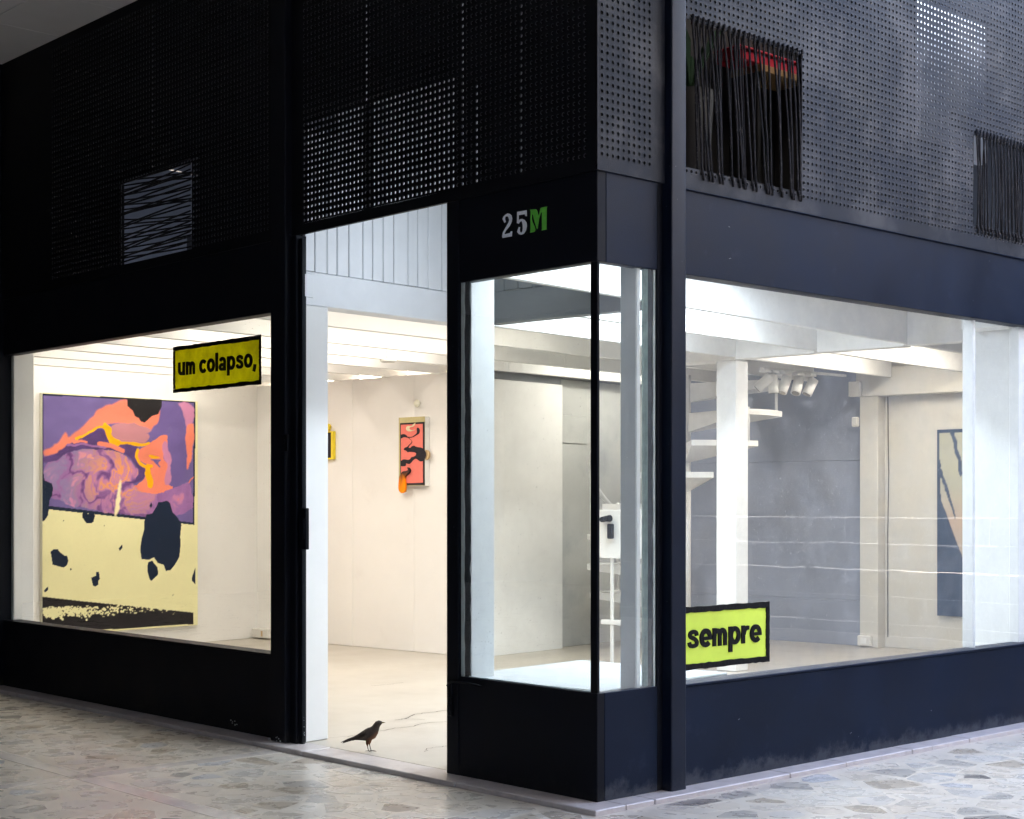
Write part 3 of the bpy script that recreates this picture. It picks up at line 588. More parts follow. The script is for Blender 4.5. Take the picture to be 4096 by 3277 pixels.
# perforated sheets: every hole is cut
mat("hole_rim", (.05, .052, .06), .5, .5, .3, 20)
mat("hole_rim_dusty", (.12, .12, .125), .6, .4, .4, 9)
PIT = .0367
def perforated(name, fn, a0, a1, z0, z1, h0, h1, zz0, cut, m, rim, label=None, tooth=True):
    """fn(a, z, d): point of the sheet, d inwards; holes from h0 to h1 along a, rows from zz0 up"""
    q = MB(); na = int(round((h1 - h0) / PIT)); nz = int((z1 - .03 - zz0) / PIT)
    N = 10; ang = [2 * math.pi * k / N for k in range(N)]
    r0, r1 = .0096, .0082
    for i in range(na):
        for j in range(nz):
            ca = h0 + (i + .5) * PIT; cz_ = zz0 + j * PIT; h = PIT / 2
            if any(c[0] < ca < c[1] and c[2] < cz_ < c[3] for c in cut): continue
            # outer ring: N points on the cell square
            ov = []
            for t in ang:
                c, s_ = math.cos(t), math.sin(t); k = h / max(abs(c), abs(s_)); ov.append((c * k, s_ * k))
            jr = random.uniform(.93, 1.05)
            vs = [fn(ca + x, cz_ + y, 0) for x, y in ov]
            vs += [fn(ca + math.cos(t) * r0 * jr, cz_ + math.sin(t) * r0 * jr, -.0005) for t in ang]
            vs += [fn(ca + math.cos(t) * r1 * jr, cz_ + math.sin(t) * r1 * jr, .0012) for t in ang]
            vs += [fn(ca + math.cos(t) * r1 * jr, cz_ + math.sin(t) * r1 * jr, .006) for t in ang]
            cr = [(h, h), (-h, h), (-h, -h), (h, -h)]
            base = len(vs); vs += [fn(ca + x, cz_ + y, 0) for x, y in cr]
            q.add(vs[:N * 2] + vs[base:], [(k, (k + 1) % N, N + (k + 1) % N, N + k) for k in range(N)], 0)
            n0 = len(q.v) - 4
            qi = [(0, 1), (3, 4), (5, 6), (8, 9)] if N == 10 else []
            # corner triangles fill the square between the ring's chords
            nb = n0 - 2 * N
            for ci, (x, y) in enumerate(cr):
                t = math.atan2(y, x) % (2 * math.pi); k = int(t / (2 * math.pi / N))
                q.f.append([nb + k, nb + (k + 1) % N, n0 + ci]); q.m.append(0); q.sm.append(False)
            q.add(vs[N:4 * N], [(k, (k + 1) % N, N + (k + 1) % N, N + k) for k in range(N)] , 1)
            nn = len(q.v) - 3 * N
            for k in range(N): q.f.append([nn + N + k, nn + N + (k + 1) % N, nn + 2 * N + (k + 1) % N, nn + 2 * N + k]); q.m.append(0); q.sm.append(False)
    zl = zz0 - PIT / 2; zh = zz0 + (nz - .5) * PIT; ha = h0 + na * PIT
    for (x0, x1, y0, y1) in ((a0, a1, z0, zl), (a0, a1, zh, z1), (a0, h0, zl, zh), (ha, a1, zl, zh)):
        if x1 - x0 > 1e-4: q.quad(fn(x0, y0, 0), fn(x1, y0, 0), fn(x1, y1, 0), fn(x0, y1, 0))
    q.quad(fn(a0, z0, 0), fn(a1, z0, 0), fn(a1, z0, .02), fn(a0, z0, .02))
    for c in cut:                                                    # thickness of the cut edge
        i0 = math.ceil((c[0] - h0) / PIT - .5); i1 = math.ceil((c[1] - h0) / PIT - .5); j0 = math.ceil((c[2] - zz0) / PIT); j1 = math.ceil((c[3] - zz0) / PIT)
        x0, x1, y0, y1 = h0 + i0 * PIT, min(h0 + i1 * PIT, ha), zz0 + (j0 - .5) * PIT, zz0 + (j1 - .5) * PIT
        for (p, p2) in (((x0, y0), (x1, y0)), ((x1, y0), (x1, y1)), ((x1, y1), (x0, y1)), ((x0, y1), (x0, y0))):
            q.quad(fn(*p, -.002), fn(*p2, -.002), fn(*p2, .008), fn(*p, .008), 1)
    o = build(name, q, [m, rim], shop, recalc=False)
    if label: o["label"] = label
    return o
YF = -.012
wv = lambda a, z: .0035 * mnoise.noise(Vector((a * 1.7, z * 1.7, 0)))
fl = lambda a, z, d: (a, YF + d + wv(a, z), z)
fr = lambda a, z, d: (.012 - d + wv(a + 9, z), a, z)
CUTL = (-4.50, -3.585, 3.02, 3.57); CUTR = (.60, 1.545, 3.06, 3.79); CUT2 = (3.297, 4.25, 3.09, 3.655)
panL = perforated("perforated_panel", fl, -6.34, -2.6265, ZP, ZC, -5.52, -5.52 + 77 * PIT, 3.033, [CUTL], "black_metal", "hole_rim", "black perforated sheet left of the column with a small patch of woven cord")
panD = perforated("perforated_panel", fl, -2.4715, .0, ZP, ZC, -2.362, -2.362 + 63 * PIT, 3.033, [], "black_metal", "hole_rim", "black perforated sheet above the doorway and the house number")
panK = perforated("perforated_panel", fr, YF, .4605, ZP, ZC, .0, .0 + 10 * PIT, 3.033, [], "dusty_metal", "hole_rim", "narrow perforated sheet between the corner and the round-nosed column")
panR = perforated("perforated_panel", fr, .578, 5.0, ZP, ZC, .60, .60 + 118 * PIT, 3.041, [CUTR, CUT2], "dusty_metal", "hole_rim_dusty", "dusty perforated sheet above the long pane with two patches of woven cord")

# cord woven across the cut openings: every strand a piece
def strand(panel, p0, p1, r, sag):
    p0 = Vector(p0); p1 = Vector(p1); pts = []
    for k in range(7):
        t = k / 6; p = p0.lerp(p1, t)
        s_ = math.sin(math.pi * t)
        pts.append(p + Vector(sag) * s_ + Vector((random.uniform(-1, 1), random.uniform(-1, 1), random.uniform(-1, 1))) * .0015)
    build("cord_strand", MB().tube(pts, r, 6), "rope", panel)
def loops_vertical(panel, y0, y1, zt, zb, lean, r=.0056):
    n = int((y1 - y0) / PIT * .92); st = (y1 - y0) / n
    for i in range(n + 1):
        y = y0 + i * st
        ye = min(max(y + lean * random.uniform(.3, 1.25), y0 + .01), y1 - .01)
        strand(panel, (.016, y, zt + .01), (.016, ye, zb - .008), r, (.006, random.uniform(-.012, .012), 0))
        y2 = min(max(y + random.uniform(-.03, .045), y0 + .01), y1 - .01)
        if random.random() < .62: strand(panel, (-.004, y + .012, zt + .004), (-.004, y2 + .012, zb), r * .9, (-.006, random.uniform(-.01, .01), 0))
        for (yy, zz, s_) in ((y, zt, 1), (ye, zb, -1)):              # knot over the edge
            build("cord_loop", MB().tube([(.016, yy, zz - s_ * .02), (.022, yy + .004, zz + s_ * .012), (.016, yy + .012, zz + s_ * .03), (.0, yy + .016, zz + s_ * .032)], r * 1.15, 6), "rope", panel)
loops_vertical(panR, .655, 1.545, 3.79, 3.045, .085)
loops_vertical(panR, 3.305, 4.24, 3.655, 3.085, .02)
n = 17
for i in range(n):
    z = 3.59 - i * (.56 / n)
    z2 = max(3.03, z - random.uniform(.0, .07))
    strand(panL, (-4.50, -.018, z2), (-3.585, -.018, z), .0055, (0, -.004, random.uniform(-.012, .012)))
    z3 = max(3.03, z - random.uniform(.01, .09))
    strand(panL, (-4.50, -.004, z), (-3.585, -.004, z3), .005, (0, 0, random.uniform(-.012, .012)))

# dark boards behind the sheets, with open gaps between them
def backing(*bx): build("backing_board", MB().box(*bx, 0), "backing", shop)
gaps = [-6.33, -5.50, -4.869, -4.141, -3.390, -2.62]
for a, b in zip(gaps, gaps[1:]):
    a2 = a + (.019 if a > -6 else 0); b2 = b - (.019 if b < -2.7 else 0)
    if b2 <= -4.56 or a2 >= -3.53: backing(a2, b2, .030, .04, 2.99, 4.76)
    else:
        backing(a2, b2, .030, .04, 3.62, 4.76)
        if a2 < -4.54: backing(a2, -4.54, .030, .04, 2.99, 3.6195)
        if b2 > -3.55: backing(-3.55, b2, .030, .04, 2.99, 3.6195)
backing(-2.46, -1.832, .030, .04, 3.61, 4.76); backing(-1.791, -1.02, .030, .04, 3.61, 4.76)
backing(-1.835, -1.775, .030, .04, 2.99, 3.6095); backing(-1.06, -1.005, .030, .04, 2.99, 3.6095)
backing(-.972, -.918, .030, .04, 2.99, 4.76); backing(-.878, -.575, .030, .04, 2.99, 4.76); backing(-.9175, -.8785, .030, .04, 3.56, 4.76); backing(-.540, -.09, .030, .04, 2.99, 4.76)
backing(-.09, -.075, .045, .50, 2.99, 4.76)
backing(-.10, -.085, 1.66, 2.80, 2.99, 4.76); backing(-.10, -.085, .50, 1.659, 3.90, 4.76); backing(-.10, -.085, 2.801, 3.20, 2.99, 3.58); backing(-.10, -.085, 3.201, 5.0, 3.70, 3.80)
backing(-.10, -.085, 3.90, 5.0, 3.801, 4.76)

# small fittings on the front
bell = MB().box(-2.50, -2.435, -.066, -.058, 1.70, 1.80, .004); bell.tube([(-2.468, -.066, 1.757), (-2.468, -.075, 1.757)], .012, 14)
build("bell_push", bell, "black_metal", shop)
lk = MB().box(-2.3775, -2.330, -.012, .014, 1.13, 1.37, .004); lk.box(-2.365, -2.340, -.02, -.0122, 1.19, 1.31, .003); lk.box(-2.399, -2.3525, .002, .012, 1.20, 1.30, .002)
build("lock_case", lk, "black_metal", shop)
build("strike_plate", MB().box(-2.384, -2.372, .003, .0098, 1.235, 1.285, .001), "steel", shop)
br = MB().box(-1.068, -1.03, -.016, -.006, .30, .47, .003); br.tube([(-1.066, -.014, .455), (-1.03, -.022, .478), (-.93, -.020, .484), (-.80, -.012, .474)], .006, 8)
for k in range(5): br.box(-1.060, -1.040, -.022, -.016, .32 + k * .025, .332 + k * .025, .002)
build("bolt_bracket", br, "black_metal", shop)
# flakes of paint gone at the foot of the left base wall and the column
def flakes(cx, cz, w_, h_, n, y):
    q = MB()
    for k in range(n):
        x = cx + random.gauss(0, w_); z = max(.004, cz + random.gauss(0, h_)); s_ = random.uniform(.002, .009)
        q.poly_prism([(x + s_ * math.cos(t) * random.uniform(.5, 1.4), z + s_ * .7 * math.sin(t) * random.uniform(.5, 1.3)) for t in (0, 1.1, 2.2, 3.1, 4.2, 5.3)], lambda a, b, d: (a, y + d, b), 0, -.0015)
    return build("paint_flakes", q, "putty", shop)
def scratches(n, x, y0, y1, z0, z1):
    q = MB()
    for k in range(n):
        y = random.uniform(y0, y1); z = random.uniform(z0, z1); l_ = random.uniform(.004, .02); a = random.uniform(-.5, .5); w_ = random.uniform(.0005, .001)
        dy, dz = l_ * math.cos(a), l_ * math.sin(a)
        q.quad((x, y, z - w_), (x, y + dy, z + dz - w_ * .4), (x, y + dy, z + dz + w_ * .4), (x, y, z + w_))
    return tag(build("paint_scratches", q, "putty", shop, recalc=False), kind='stuff')
scratches(4, .0012, .7, 4.6, .05, .46); scratches(4, .0012, .7, 4.6, 2.56, 2.92)
tag(flakes(-3.10, .045, .03, .012, 7, 0), kind='stuff'); tag(flakes(-2.55, .012, .03, .008, 6, -.058), kind='stuff'); tag(flakes(-2.375, .09, .006, .07, 9, .01), kind='stuff')

# house number
num = thing("house_number", "white painted figures 25 and a green letter M on the black fascia", "house number", (-.5, 0, 2.76))
f25 = lambda a, b, d: (a, d, b)
for k, nm, m_ in (("two", "digit", "digit_white"), ("five", "digit", "digit_white"), ("em", "letter", "digit_green")):
    build(nm, MB().poly_prism(GLYPH[k], f25, -.0005, -.004), m_, num)

# the two painted signs on the glass
def ell(cx, cy, rx, ry, a0, a1, n=18):
    return [(cx + rx * math.cos(R(a0 + (a1 - a0) * k / n)), cy + ry * math.sin(R(a0 + (a1 - a0) * k / n))) for k in range(n + 1)]
def spline(p, n=5):
    o = []
    for i in range(len(p) - 1):
        p0, p1, p2, p3 = p[max(i - 1, 0)], p[i], p[i + 1], p[min(i + 2, len(p) - 1)]
        for k in range(n):
            t = k / n
            o.append(tuple(.5 * (2 * b + (c - a) * t + (2 * a - 5 * b + 4 * c - d) * t * t + (3 * b - a - 3 * c + d) * t ** 3) for a, b, c, d in zip(p0, p1, p2, p3)))
    return o + [p[-1]]
FACE = {   # heavy hand-cut grotesque: strokes (path, width), advance
    'u': ([([(.15, 1)] + ell(.43, .41, .28, .27, 180, 360) + [(.71, .6)], .265), ([(.71, 0), (.71, 1)], .265)], .98),
    'm': ([([(.15, 0), (.15, .99)], .25)] + [([(x, .55)] + ell(x + .205, .58, .205, .27, 180, 0, 12) + [(x + .41, 0)], .245) for x in (.16, .58)], 1.27),
    'c': ([(ell(.48, .5, .33, .38, 40, 320), .265)], .93),
    'o': ([(ell(.48, .5, .33, .38, 0, 360), .265)], 1.03),
    'l': ([([(.15, 0), (.15, 1.37)], .265)], .38),
    'a': ([(ell(.43, .65, .27, .235, 160, 0) + [(.70, .0)], .245), (ell(.41, .28, .26, .165, 0, 360), .24)], .97),
    'p': ([([(.15, -.40), (.15, 1)], .265), (ell(.50, .5, .31, .38, 0, 360), .265)], 1.03),
    's': ([(spline([(.70, .66), (.66, .82), (.45, .885), (.22, .81), (.20, .66), (.40, .55), (.58, .47), (.71, .32), (.66, .17), (.43, .115), (.20, .17), (.14, .33)]), .225)], .92),
    'e': ([(ell(.48, .5, .33, .38, -4, 318), .265), ([(.30, .475), (.94, .475)], .185)], 1.0),
    'r': ([([(.15, 0), (.15, 1)], .265), (spline([(.20, .50), (.27, .72), (.42, .85), (.62, .855)]), .235)], .70),
    ',': ([([(.20, .20), (.17, 0), (.07, -.30)], .25)], .36)}
def letters(txt, target_w, xh, x_at, z_at, fn, parent, depth=.004):
    total = sum(.38 if ch == ' ' else FACE[ch][1] for ch in txt) - .08
    sx = target_w / total; x = 0
    for ch in txt:
        if ch == ' ': x += .38; continue
        q = MB()
        for ns, (path, wd) in enumerate(FACE[ch][0]):
            closed = math.hypot(path[0][0] - path[-1][0], path[0][1] - path[-1][1]) < 1e-6
            if closed: path = path[:-1]
            n_ = len(path); L_ = []; R_ = []
            for i, p in enumerate(path):
                e = path[(i + 1) % n_] if closed else path[min(i + 1, n_ - 1)]; b = path[i - 1] if closed else path[max(i - 1, 0)]
                dx, dy = e[0] - b[0], e[1] - b[1]; l_ = math.hypot(dx, dy); h = wd / 2 * random.uniform(.95, 1.05)
                L_.append((x + p[0] - dy / l_ * h, p[1] + dx / l_ * h)); R_.append((x + p[0] + dy / l_ * h, p[1] - dx / l_ * h))
            T = lambda p, d: fn(x_at + p[0] * sx, z_at + p[1] * xh, d)
            dp = depth + ns * .0004
            for i in range(n_ if closed else n_ - 1):
                k = (i + 1) % n_
                q.quad(T(L_[i], dp), T(R_[i], dp), T(R_[k], dp), T(L_[k], dp))
                q.quad(T(L_[i], .002), T(L_[k], .002), T(L_[k], dp), T(L_[i], dp)); q.quad(T(R_[i], .002), T(R_[k], .002), T(R_[k], dp), T(R_[i], dp))
            if not closed:
                for i in (0, n_ - 1): q.quad(T(L_[i], .002), T(R_[i], .002), T(R_[i], dp), T(L_[i], dp))
        build("letter", q, "letter_black", parent, recalc=False)
        x += FACE[ch][1]
def wobble_border(a0, a1, z0, z1, t, fn, d0, d1):
    q = MB()
    def bar(p, p2, nrm):
        N = 26; L_ = []; R_ = []
        for k in range(N + 1):
            s_ = k / N; x = p[0] + (p2[0] - p[0]) * s_; z = p[1] + (p2[1] - p[1]) * s_
            o1 = random.uniform(-.0025, .0025); o2 = t + random.uniform(-.003, .003)
            L_.append((x + nrm[0] * o1, z + nrm[1] * o1)); R_.append((x + nrm[0] * o2, z + nrm[1] * o2))
        q.poly_prism(L_ + R_[::-1], fn, d0, d1)
    bar((a0, z1), (a1, z1), (0, -1)); bar((a0, z0), (a1, z0), (0, 1))
    bar((a0, z0 + t), (a0, z1 - t), (.85, 0)); bar((a1, z0 + t), (a1, z1 - t), (-.85, 0))
    return q
s1 = thing("sign", "olive yellow painted sign reading um colapso, on the left window", "sign", (-3.37, .04, 2.27))
g1 = lambda a, z, d: (a, .043 - d, z)
build("sign_panel", MB().box(-3.879, -2.879, .0405, .0430, 2.127, 2.405, .0005), "sign_yellow_dim", s1)
build("border", wobble_border(-3.891, -2.865, 2.117, 2.417, .026, g1, .0028, .007), "letter_black", s1)
letters("um colapso,", .905, .086, -3.829, 2.226, g1, s1, .008)
s2 = thing("sign", "bright lime yellow painted sign reading sempre, low on the long right window", "sign", (0, .9, .72))
g2 = lambda a, z, d: (-.033 + d, a, z)
build("sign_panel", MB().box(-.033, -.0305, .580, 1.316, .577, .870, .0005), "sign_yellow", s2)
build("border", wobble_border(.578, 1.327, .566, .881, .030, g2, .003, .009), "letter_black", s2)
letters("sempre", .585, .093, .672, .673, g2, s2, .010)

# ================================================================== GALLERY ROOM (u, v frame)
def iwall(name, m, label, base, *boxes, b=.003):
    q = MB()
    for bx in boxes: q.box(*bx, b)
    return single(name, q, m, label, "wall", base, True)
ZJ = 2.60                                                            # underside of the joists
iwall("painting_wall", "white_wall", "warm white wall behind the big cloud painting", (-8.2, 2.5, 0), (-8.30, -8.15, 1.05, 4.95, -.001, 2.86))
bw = thing("back_wall", "white back wall of wide boards seen through the doorway", "wall", (-6.6, 4.7, 0), True)
us = [-8.1505, -7.45, -6.70, -5.85, -5.105]
for a, b in zip(us, us[1:]): build("wall_panel", MB().box(a + .0005, b - .0005, 4.66, 4.78, 0, 2.608, .003), "white_wall", bw)
pp = thing("partition_end", "pale partition panel seen through the corner window", "partition", (-5.05, 5.2, 0), True)
build("wall_panel", MB().box(-5.102, -5.0, 4.66, 5.83, -.003, 2.535, .004), "white_wall", pp)
cw = thing("concrete_wall", "stained concrete wall with a recessed panel beyond the partition", "wall", (-5.1, 6.9, 0), True)
build("wall_slab", MB().box(-5.25, -5.08, 5.832, 7.95, 0, 2.60, .004), "concrete_wall", cw)
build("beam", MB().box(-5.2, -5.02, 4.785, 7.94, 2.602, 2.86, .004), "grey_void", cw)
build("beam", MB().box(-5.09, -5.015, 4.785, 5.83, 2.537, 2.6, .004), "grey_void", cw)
build("recess_panel", MB().box(-5.082, -5.068, 5.90, 6.29, 1.98, 2.25, .004), "concrete_wall", cw)
gw = thing("grey_wall", "blue grey painted wall behind the white spiral staircase", "wall", (-4, 8, 0), True)
for (a, b) in ((0, .44), (.443, 1.815), (1.818, 2.86)): build("wall_panel", MB().box(-5.25, -2.925, 7.95, 8.1, a, b, .003), "blue_grey_wall", gw)
bgw = thing("beige_wall", "beige wall with a corner pilaster and a ceiling beam at the far right", "wall", (-2, 8, 0), True)
build("wall_slab", MB().box(-2.9245, .66, 8.0, 8.15, 0, 2.86, .003), "beige_wall", bgw)
build("pilaster", MB().box(-2.924, -2.73, 7.85, 7.9995, 0, 2.43, .004), "beige_wall", bgw)
build("beam", MB().box(-2.95, .66, 7.82, 7.9995, 2.4305, 2.70, .004), "beige_wall", bgw)
wire = MB().tube([(-2.70, 7.992, 2.43), (-2.695, 7.99, 2.0), (-2.69, 7.992, 1.7), (-2.70, 7.99, 1.1), (-2.70, 7.992, .1)], .005, 6)
build("cable", wire, "crack_dark", bgw)
rt = thing("white_alcove", "white framed alcove wall behind the right end of the long window", "wall", (-.3, 3.95, 0))
build("wall_slab", MB().box(-.525, -.13, 4.05, 4.2, 0, 2.86, .003), "white_paint", rt)
build("stile", MB().box(-.129, -.062, 3.95, 4.2, 0, 2.86, .003), "white_paint", rt)
build("lintel", MB().box(-.42, -.1295, 3.85, 4.0495, 2.535, 2.86, .003), "white_paint", rt)

# boarded wall over the doorway: two faces of vertical boards on a white beam
bo = thing("boarded_wall", "white boarded wall on a white beam above the open doorway", "wall", (-2.45, 1, 2.5), True)
build("beam", MB().box(-2.55, -2.40, .29, 1.9, 2.56, 2.756, .005), "board_paint", bo)
build("beam_end_block", MB().box(-2.55, -2.392, .285, .36, 2.60, 2.742, .006), "board_paint", bo)

vv = [.30, .378, .475, .555, .65, .765, .845, .935, 1.025, 1.15, 1.235, 1.33, 1.455, 1.545, 1.645, 1.74, 1.895]
for a, b in zip(vv, vv[1:]):
    build("board", MB().box(-2.43, -2.404 + random.uniform(0, .002), a + .003, b - .003, 2.757 + random.uniform(0, .004), 3.6 if a < .5 else 4.70, .004), "board_paint", bo)
build("joint_shade_strip", MB().box(-2.45, -2.4305, .31, 1.9, 2.757, 3.59, 0), "crack_dark", bo)  # dark strip painted in as shade between the boards
build("beam", MB().box(-2.399, -1.05, 1.90, 1.98, 2.58, 2.79, .005), "grey_void", bo)  # white beam facing away from the light, its shade put into the grey
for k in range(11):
    build("board", MB().box(-2.395 + k * .122 + .003, -2.395 + (k + 1) * .122 - .003, 1.903, 1.93, 2.791 + random.uniform(0, .004), 4.70, .004), "grey_void", bo)  # white boards too, with their shade in the grey

# joisted ceiling
jc = thing("joisted_ceiling", "white joisted ceiling over the whole gallery room", "ceiling", (-4, 4, 2.6), True)
def joist(u, v0, v1, t=.045, z0=ZJ, z1=2.862, m="white_joist"):
    build("joist", MB().box(u - t, u, v0, v1, z0, z1, .004), m, jc)
for u in (-7.52, -6.85, -6.18, -5.51, -4.87, -4.21, -3.40): joist(u, .16 - u * .1052, 4.9)
joist(-2.56, 1.985, 7.8); joist(-1.78, 1.985, 7.8); joist(-.985, .26, 7.8); joist(-.30, 5.15, 7.8)
for u in (-4.87, -4.21, -3.40): joist(u + .0, 4.902, 7.8)
build("cross_beam", MB().box(-3.35, -2.61, 5.16, 5.36, 2.585, 2.863, .005), "white_joist", jc)
build("cross_beam", MB().box(-2.559, -1.826, 5.10, 5.22, 2.585, 2.863, .005), "white_joist", jc)
build("cross_beam", MB().box(-1.779, -1.031, 5.06, 5.18, 2.585, 2.863, .005), "white_joist", jc)
build("cross_beam", MB().box(-.984, .34, 5.02, 5.14, 2.585, 2.863, .005), "white_joist", jc)
dk = MB(); zf = lambda a, b, d: (a, b, d)
dk.poly_prism([UV(-8.3, .13), UV(-2.70, .13), (-2.56, 1.985), (-2.56, 8.1), (-8.3, 8.1)], zf, 2.864, 2.90)
dk.box(-2.559, -1.03, 1.985, 8.1, 2.864, 2.90, 0)
dk.poly_prism([UV(-1.06, .13), UV(-.115, .13), UV(-.115, 8.0), (.66, 8.1), (-1.029, 8.1)], zf, 2.864, 2.90)
build("deck", dk, "white_joist", jc)

# posts
def post(label, base, bx, m="white_paint", uv=False):
    return single("white_post", MB().box(*bx, .006), m, label, "post", base, uv)
post("white post behind the left end of the left window", (-6.2, .1, 0), (-6.345, -6.30, .062, .23, 0, 2.58))
post("white post standing in the open doorway beside the black jamb", (-2.5, .38, 0), (-2.588, -2.40, .29, .481, 0, 2.558), "white_paint", True)
post("white post behind the left edge of the corner window", (-.93, .1, 0), (-.985, -.955, .05, .218, 0, 2.58))
post("white board post behind the narrow right pane of the corner window", (-.08, .31, 0), (-.139, -.030, .30, .334, 0, 2.58))
post("white square post in front of the spiral staircase", (-2.7, 5.27, 0), (-2.793, -2.60, 5.165, 5.355, 0, 2.584), "white_paint", True)
post("thin white post behind the right end of the long window", (-.1, 3.41, 0), (-.139, -.062, 3.40, 3.43, 0, 2.58))
single("black_rod", MB().tube([(-6.355, .052, .5), (-6.355, .052, 2.53)], .008, 8), "letter_black", "thin black rod at the left end of the left window", "rod", (-6.35, .05, .5))
single("window_ledge", MB().box(-1.10, -.10, .16, 1.25, 0, .498, .006), "ledge_paint", "white painted ledge inside the corner window", "ledge", (-.6, .6, 0), True)

# loft above the joists, dim behind the perforated sheets
lo = MB(); lo.box(-8.4, -8.3, 1.1, 8.1, 2.9, 4.72, 0); lo.box(-8.3, .66, 8.1, 8.2, 2.9, 4.72, 0); lo.poly_prism([UV(-8.3, .13), UV(-.115, .13), UV(-.115, 8.2), (-8.3, 8.2)], lambda a, b, d: (a, b, d), 4.72, 4.78)
single("loft_shell", lo, "loft_grey", "dim grey loft walls behind the perforated sheets", "wall", (-4, 4, 2.9), True)
single("white_panel", MB().box(-.62, -.55, 2.55, 4.4, 3.72, 4.7, .01), "loft_white", "white panel added to brighten the holes at the upper right of the perforated sheet", "screen", (-.6, 3.4, 2.9))  # panel added to catch light behind the perforations
area("loft_panel_fill", -.05, 3.8, 4.60, .25, 1.2, .8, COOL, rot=(0, R(40), 0))  # added fill on the white panel, with no real fixture
single("folding_screen", MB().box(-4.7, -3.4, .62, .66, 2.905, 3.32, .005), "loft_grey", "pale standing panel behind the cords on the left", "screen", (-4.0, .64, 2.9))
single("stored_box", MB().box(-4.15, -3.75, .45, .60, 2.905, 3.16, .005).box(-4.15, -3.75, .449, .601, 3.17, 3.20, .003), "loft_white", "pale box behind the cords on the left", "box", (-3.95, .5, 2.9))
single("easel", MB().box(-4.32, -4.20, .46, .50, 2.905, 3.38, .005).box(-4.10, -4.07, .40, .43, 3.21, 3.36, .003), "cabinet_dark", "dark upright easel behind the cords on the left", "easel", (-4.2, .48, 2.9))
sh = thing("shelf_unit", "dark shelf with a bare wood edge behind the large patch of cord", "shelf", (-.6, 2.1, 2.9))
build("board", MB().box(-.75, -.52, 1.88, 2.34, 3.885, 3.925, .003), "raw_wood", sh)
build("side_panel", MB().box(-.75, -.54, 1.88, 1.91, 2.905, 3.884, .003), "cabinet_dark", sh)
build("side_panel", MB().box(-.75, -.54, 2.31, 2.34, 2.905, 3.884, .003), "cabinet_dark", sh)
build("dark_backdrop", MB().box(-.79, -.751, .45, 2.6, 2.905, 4.3, .003), "cabinet_dark", sh)  # dark sheet added past the shelf to keep the view behind the cords black
rb = thing("red_crate", "red plastic crate on the shelf behind the cords", "crate", (-.6, 2.0, 3.925))
build("crate_body", MB().box(-.72, -.54, 1.72, 2.30, 3.9255, 3.99, .008), "red_plastic", rb)
build("crate_rim", MB().box(-.73, -.53, 1.71, 2.31, 3.9905, 4.005, .004), "red_plastic", rb)
pl = thing("potted_plant", "leafy green plant behind the left of the large patch of cord", "plant", (-.6, 1.36, 2.905))
build("pot", MB().tube([(-.6, 1.36, 2.905), (-.6, 1.36, 3.68)], [.09, .13], 16), "cabinet_dark", pl)
for k in range(16):
    a = random.uniform(0, 6.28); l_ = random.uniform(.14, .30); p = Vector((-.6, 1.36, 3.68)); d = Vector((math.cos(a) * .6, math.sin(a) * .6, random.uniform(.8, 2.2))).normalized()
    q = MB(); t_ = p + d * l_ * 1.6; s_ = d.cross(Vector((0, 0, 1))).normalized() * .03; mid = p + d * l_
    q.add([p, mid + s_, t_ - Vector((0, 0, .05)), mid - s_], ((0, 1, 2), (0, 2, 3)))
    build("leaf", q, "leaf", pl)

# ------------------------------------------------------------------ paintings
def inside(poly, X, Y):
    c = np.zeros(X.shape, bool); n_ = len(poly)
    for i in range(n_):
        x0, y0 = poly[i]; x1, y1 = poly[i - 1]
        if y0 == y1: continue
        c ^= ((y0 > Y) != (y1 > Y)) & (X < (x1 - x0) * (Y - y0) / (y1 - y0) + x0)
    return c
def dist_line(pts, X, Y):
    d = np.full(X.shape, 9.)
    for (ax, ay), (bx, by) in zip(pts, pts[1:]):
        vx, vy = bx - ax, by - ay; t = np.clip(((X - ax) * vx + (Y - ay) * vy) / (vx * vx + vy * vy + 1e-9), 0, 1)
        d = np.minimum(d, np.hypot(X - ax - t * vx, Y - ay - t * vy))
    return d
def smooth_poly(pts, it=2):
    for _ in range(it):
        o = []
        for i in range(len(pts)):
            a = pts[i]; b = pts[(i + 1) % len(pts)]
            o += [(a[0] * .75 + b[0] * .25, a[1] * .75 + b[1] * .25), (a[0] * .25 + b[0] * .75, a[1] * .25 + b[1] * .75)]
        pts = o
    return pts
def lin(c): return np.array([((x / 255 + .055) / 1.055) ** 2.4 if x > 10 else x / 255 / 12.92 for x in c])
def vnoise(X, Y, sc, seed):
    r_ = np.random.default_rng(seed); g = r_.random((96, 96)); x = X * sc + 40; y = Y * sc + 40
    i = np.floor(x).astype(int); j = np.floor(y).astype(int); fx = x - i; fy = y - j; fx = fx * fx * (3 - 2 * fx); fy = fy * fy * (3 - 2 * fy)
    g_ = lambda a, b: g[a % 96, b % 96]
    return (g_(i, j) * (1 - fx) + g_(i + 1, j) * fx) * (1 - fy) + (g_(i, j + 1) * (1 - fx) + g_(i + 1, j + 1) * fx) * fy
def fbm(X, Y, sc, seed): return sum(vnoise(X, Y, sc * 2 ** k, seed + k) / 2 ** (k + 1) for k in range(4))
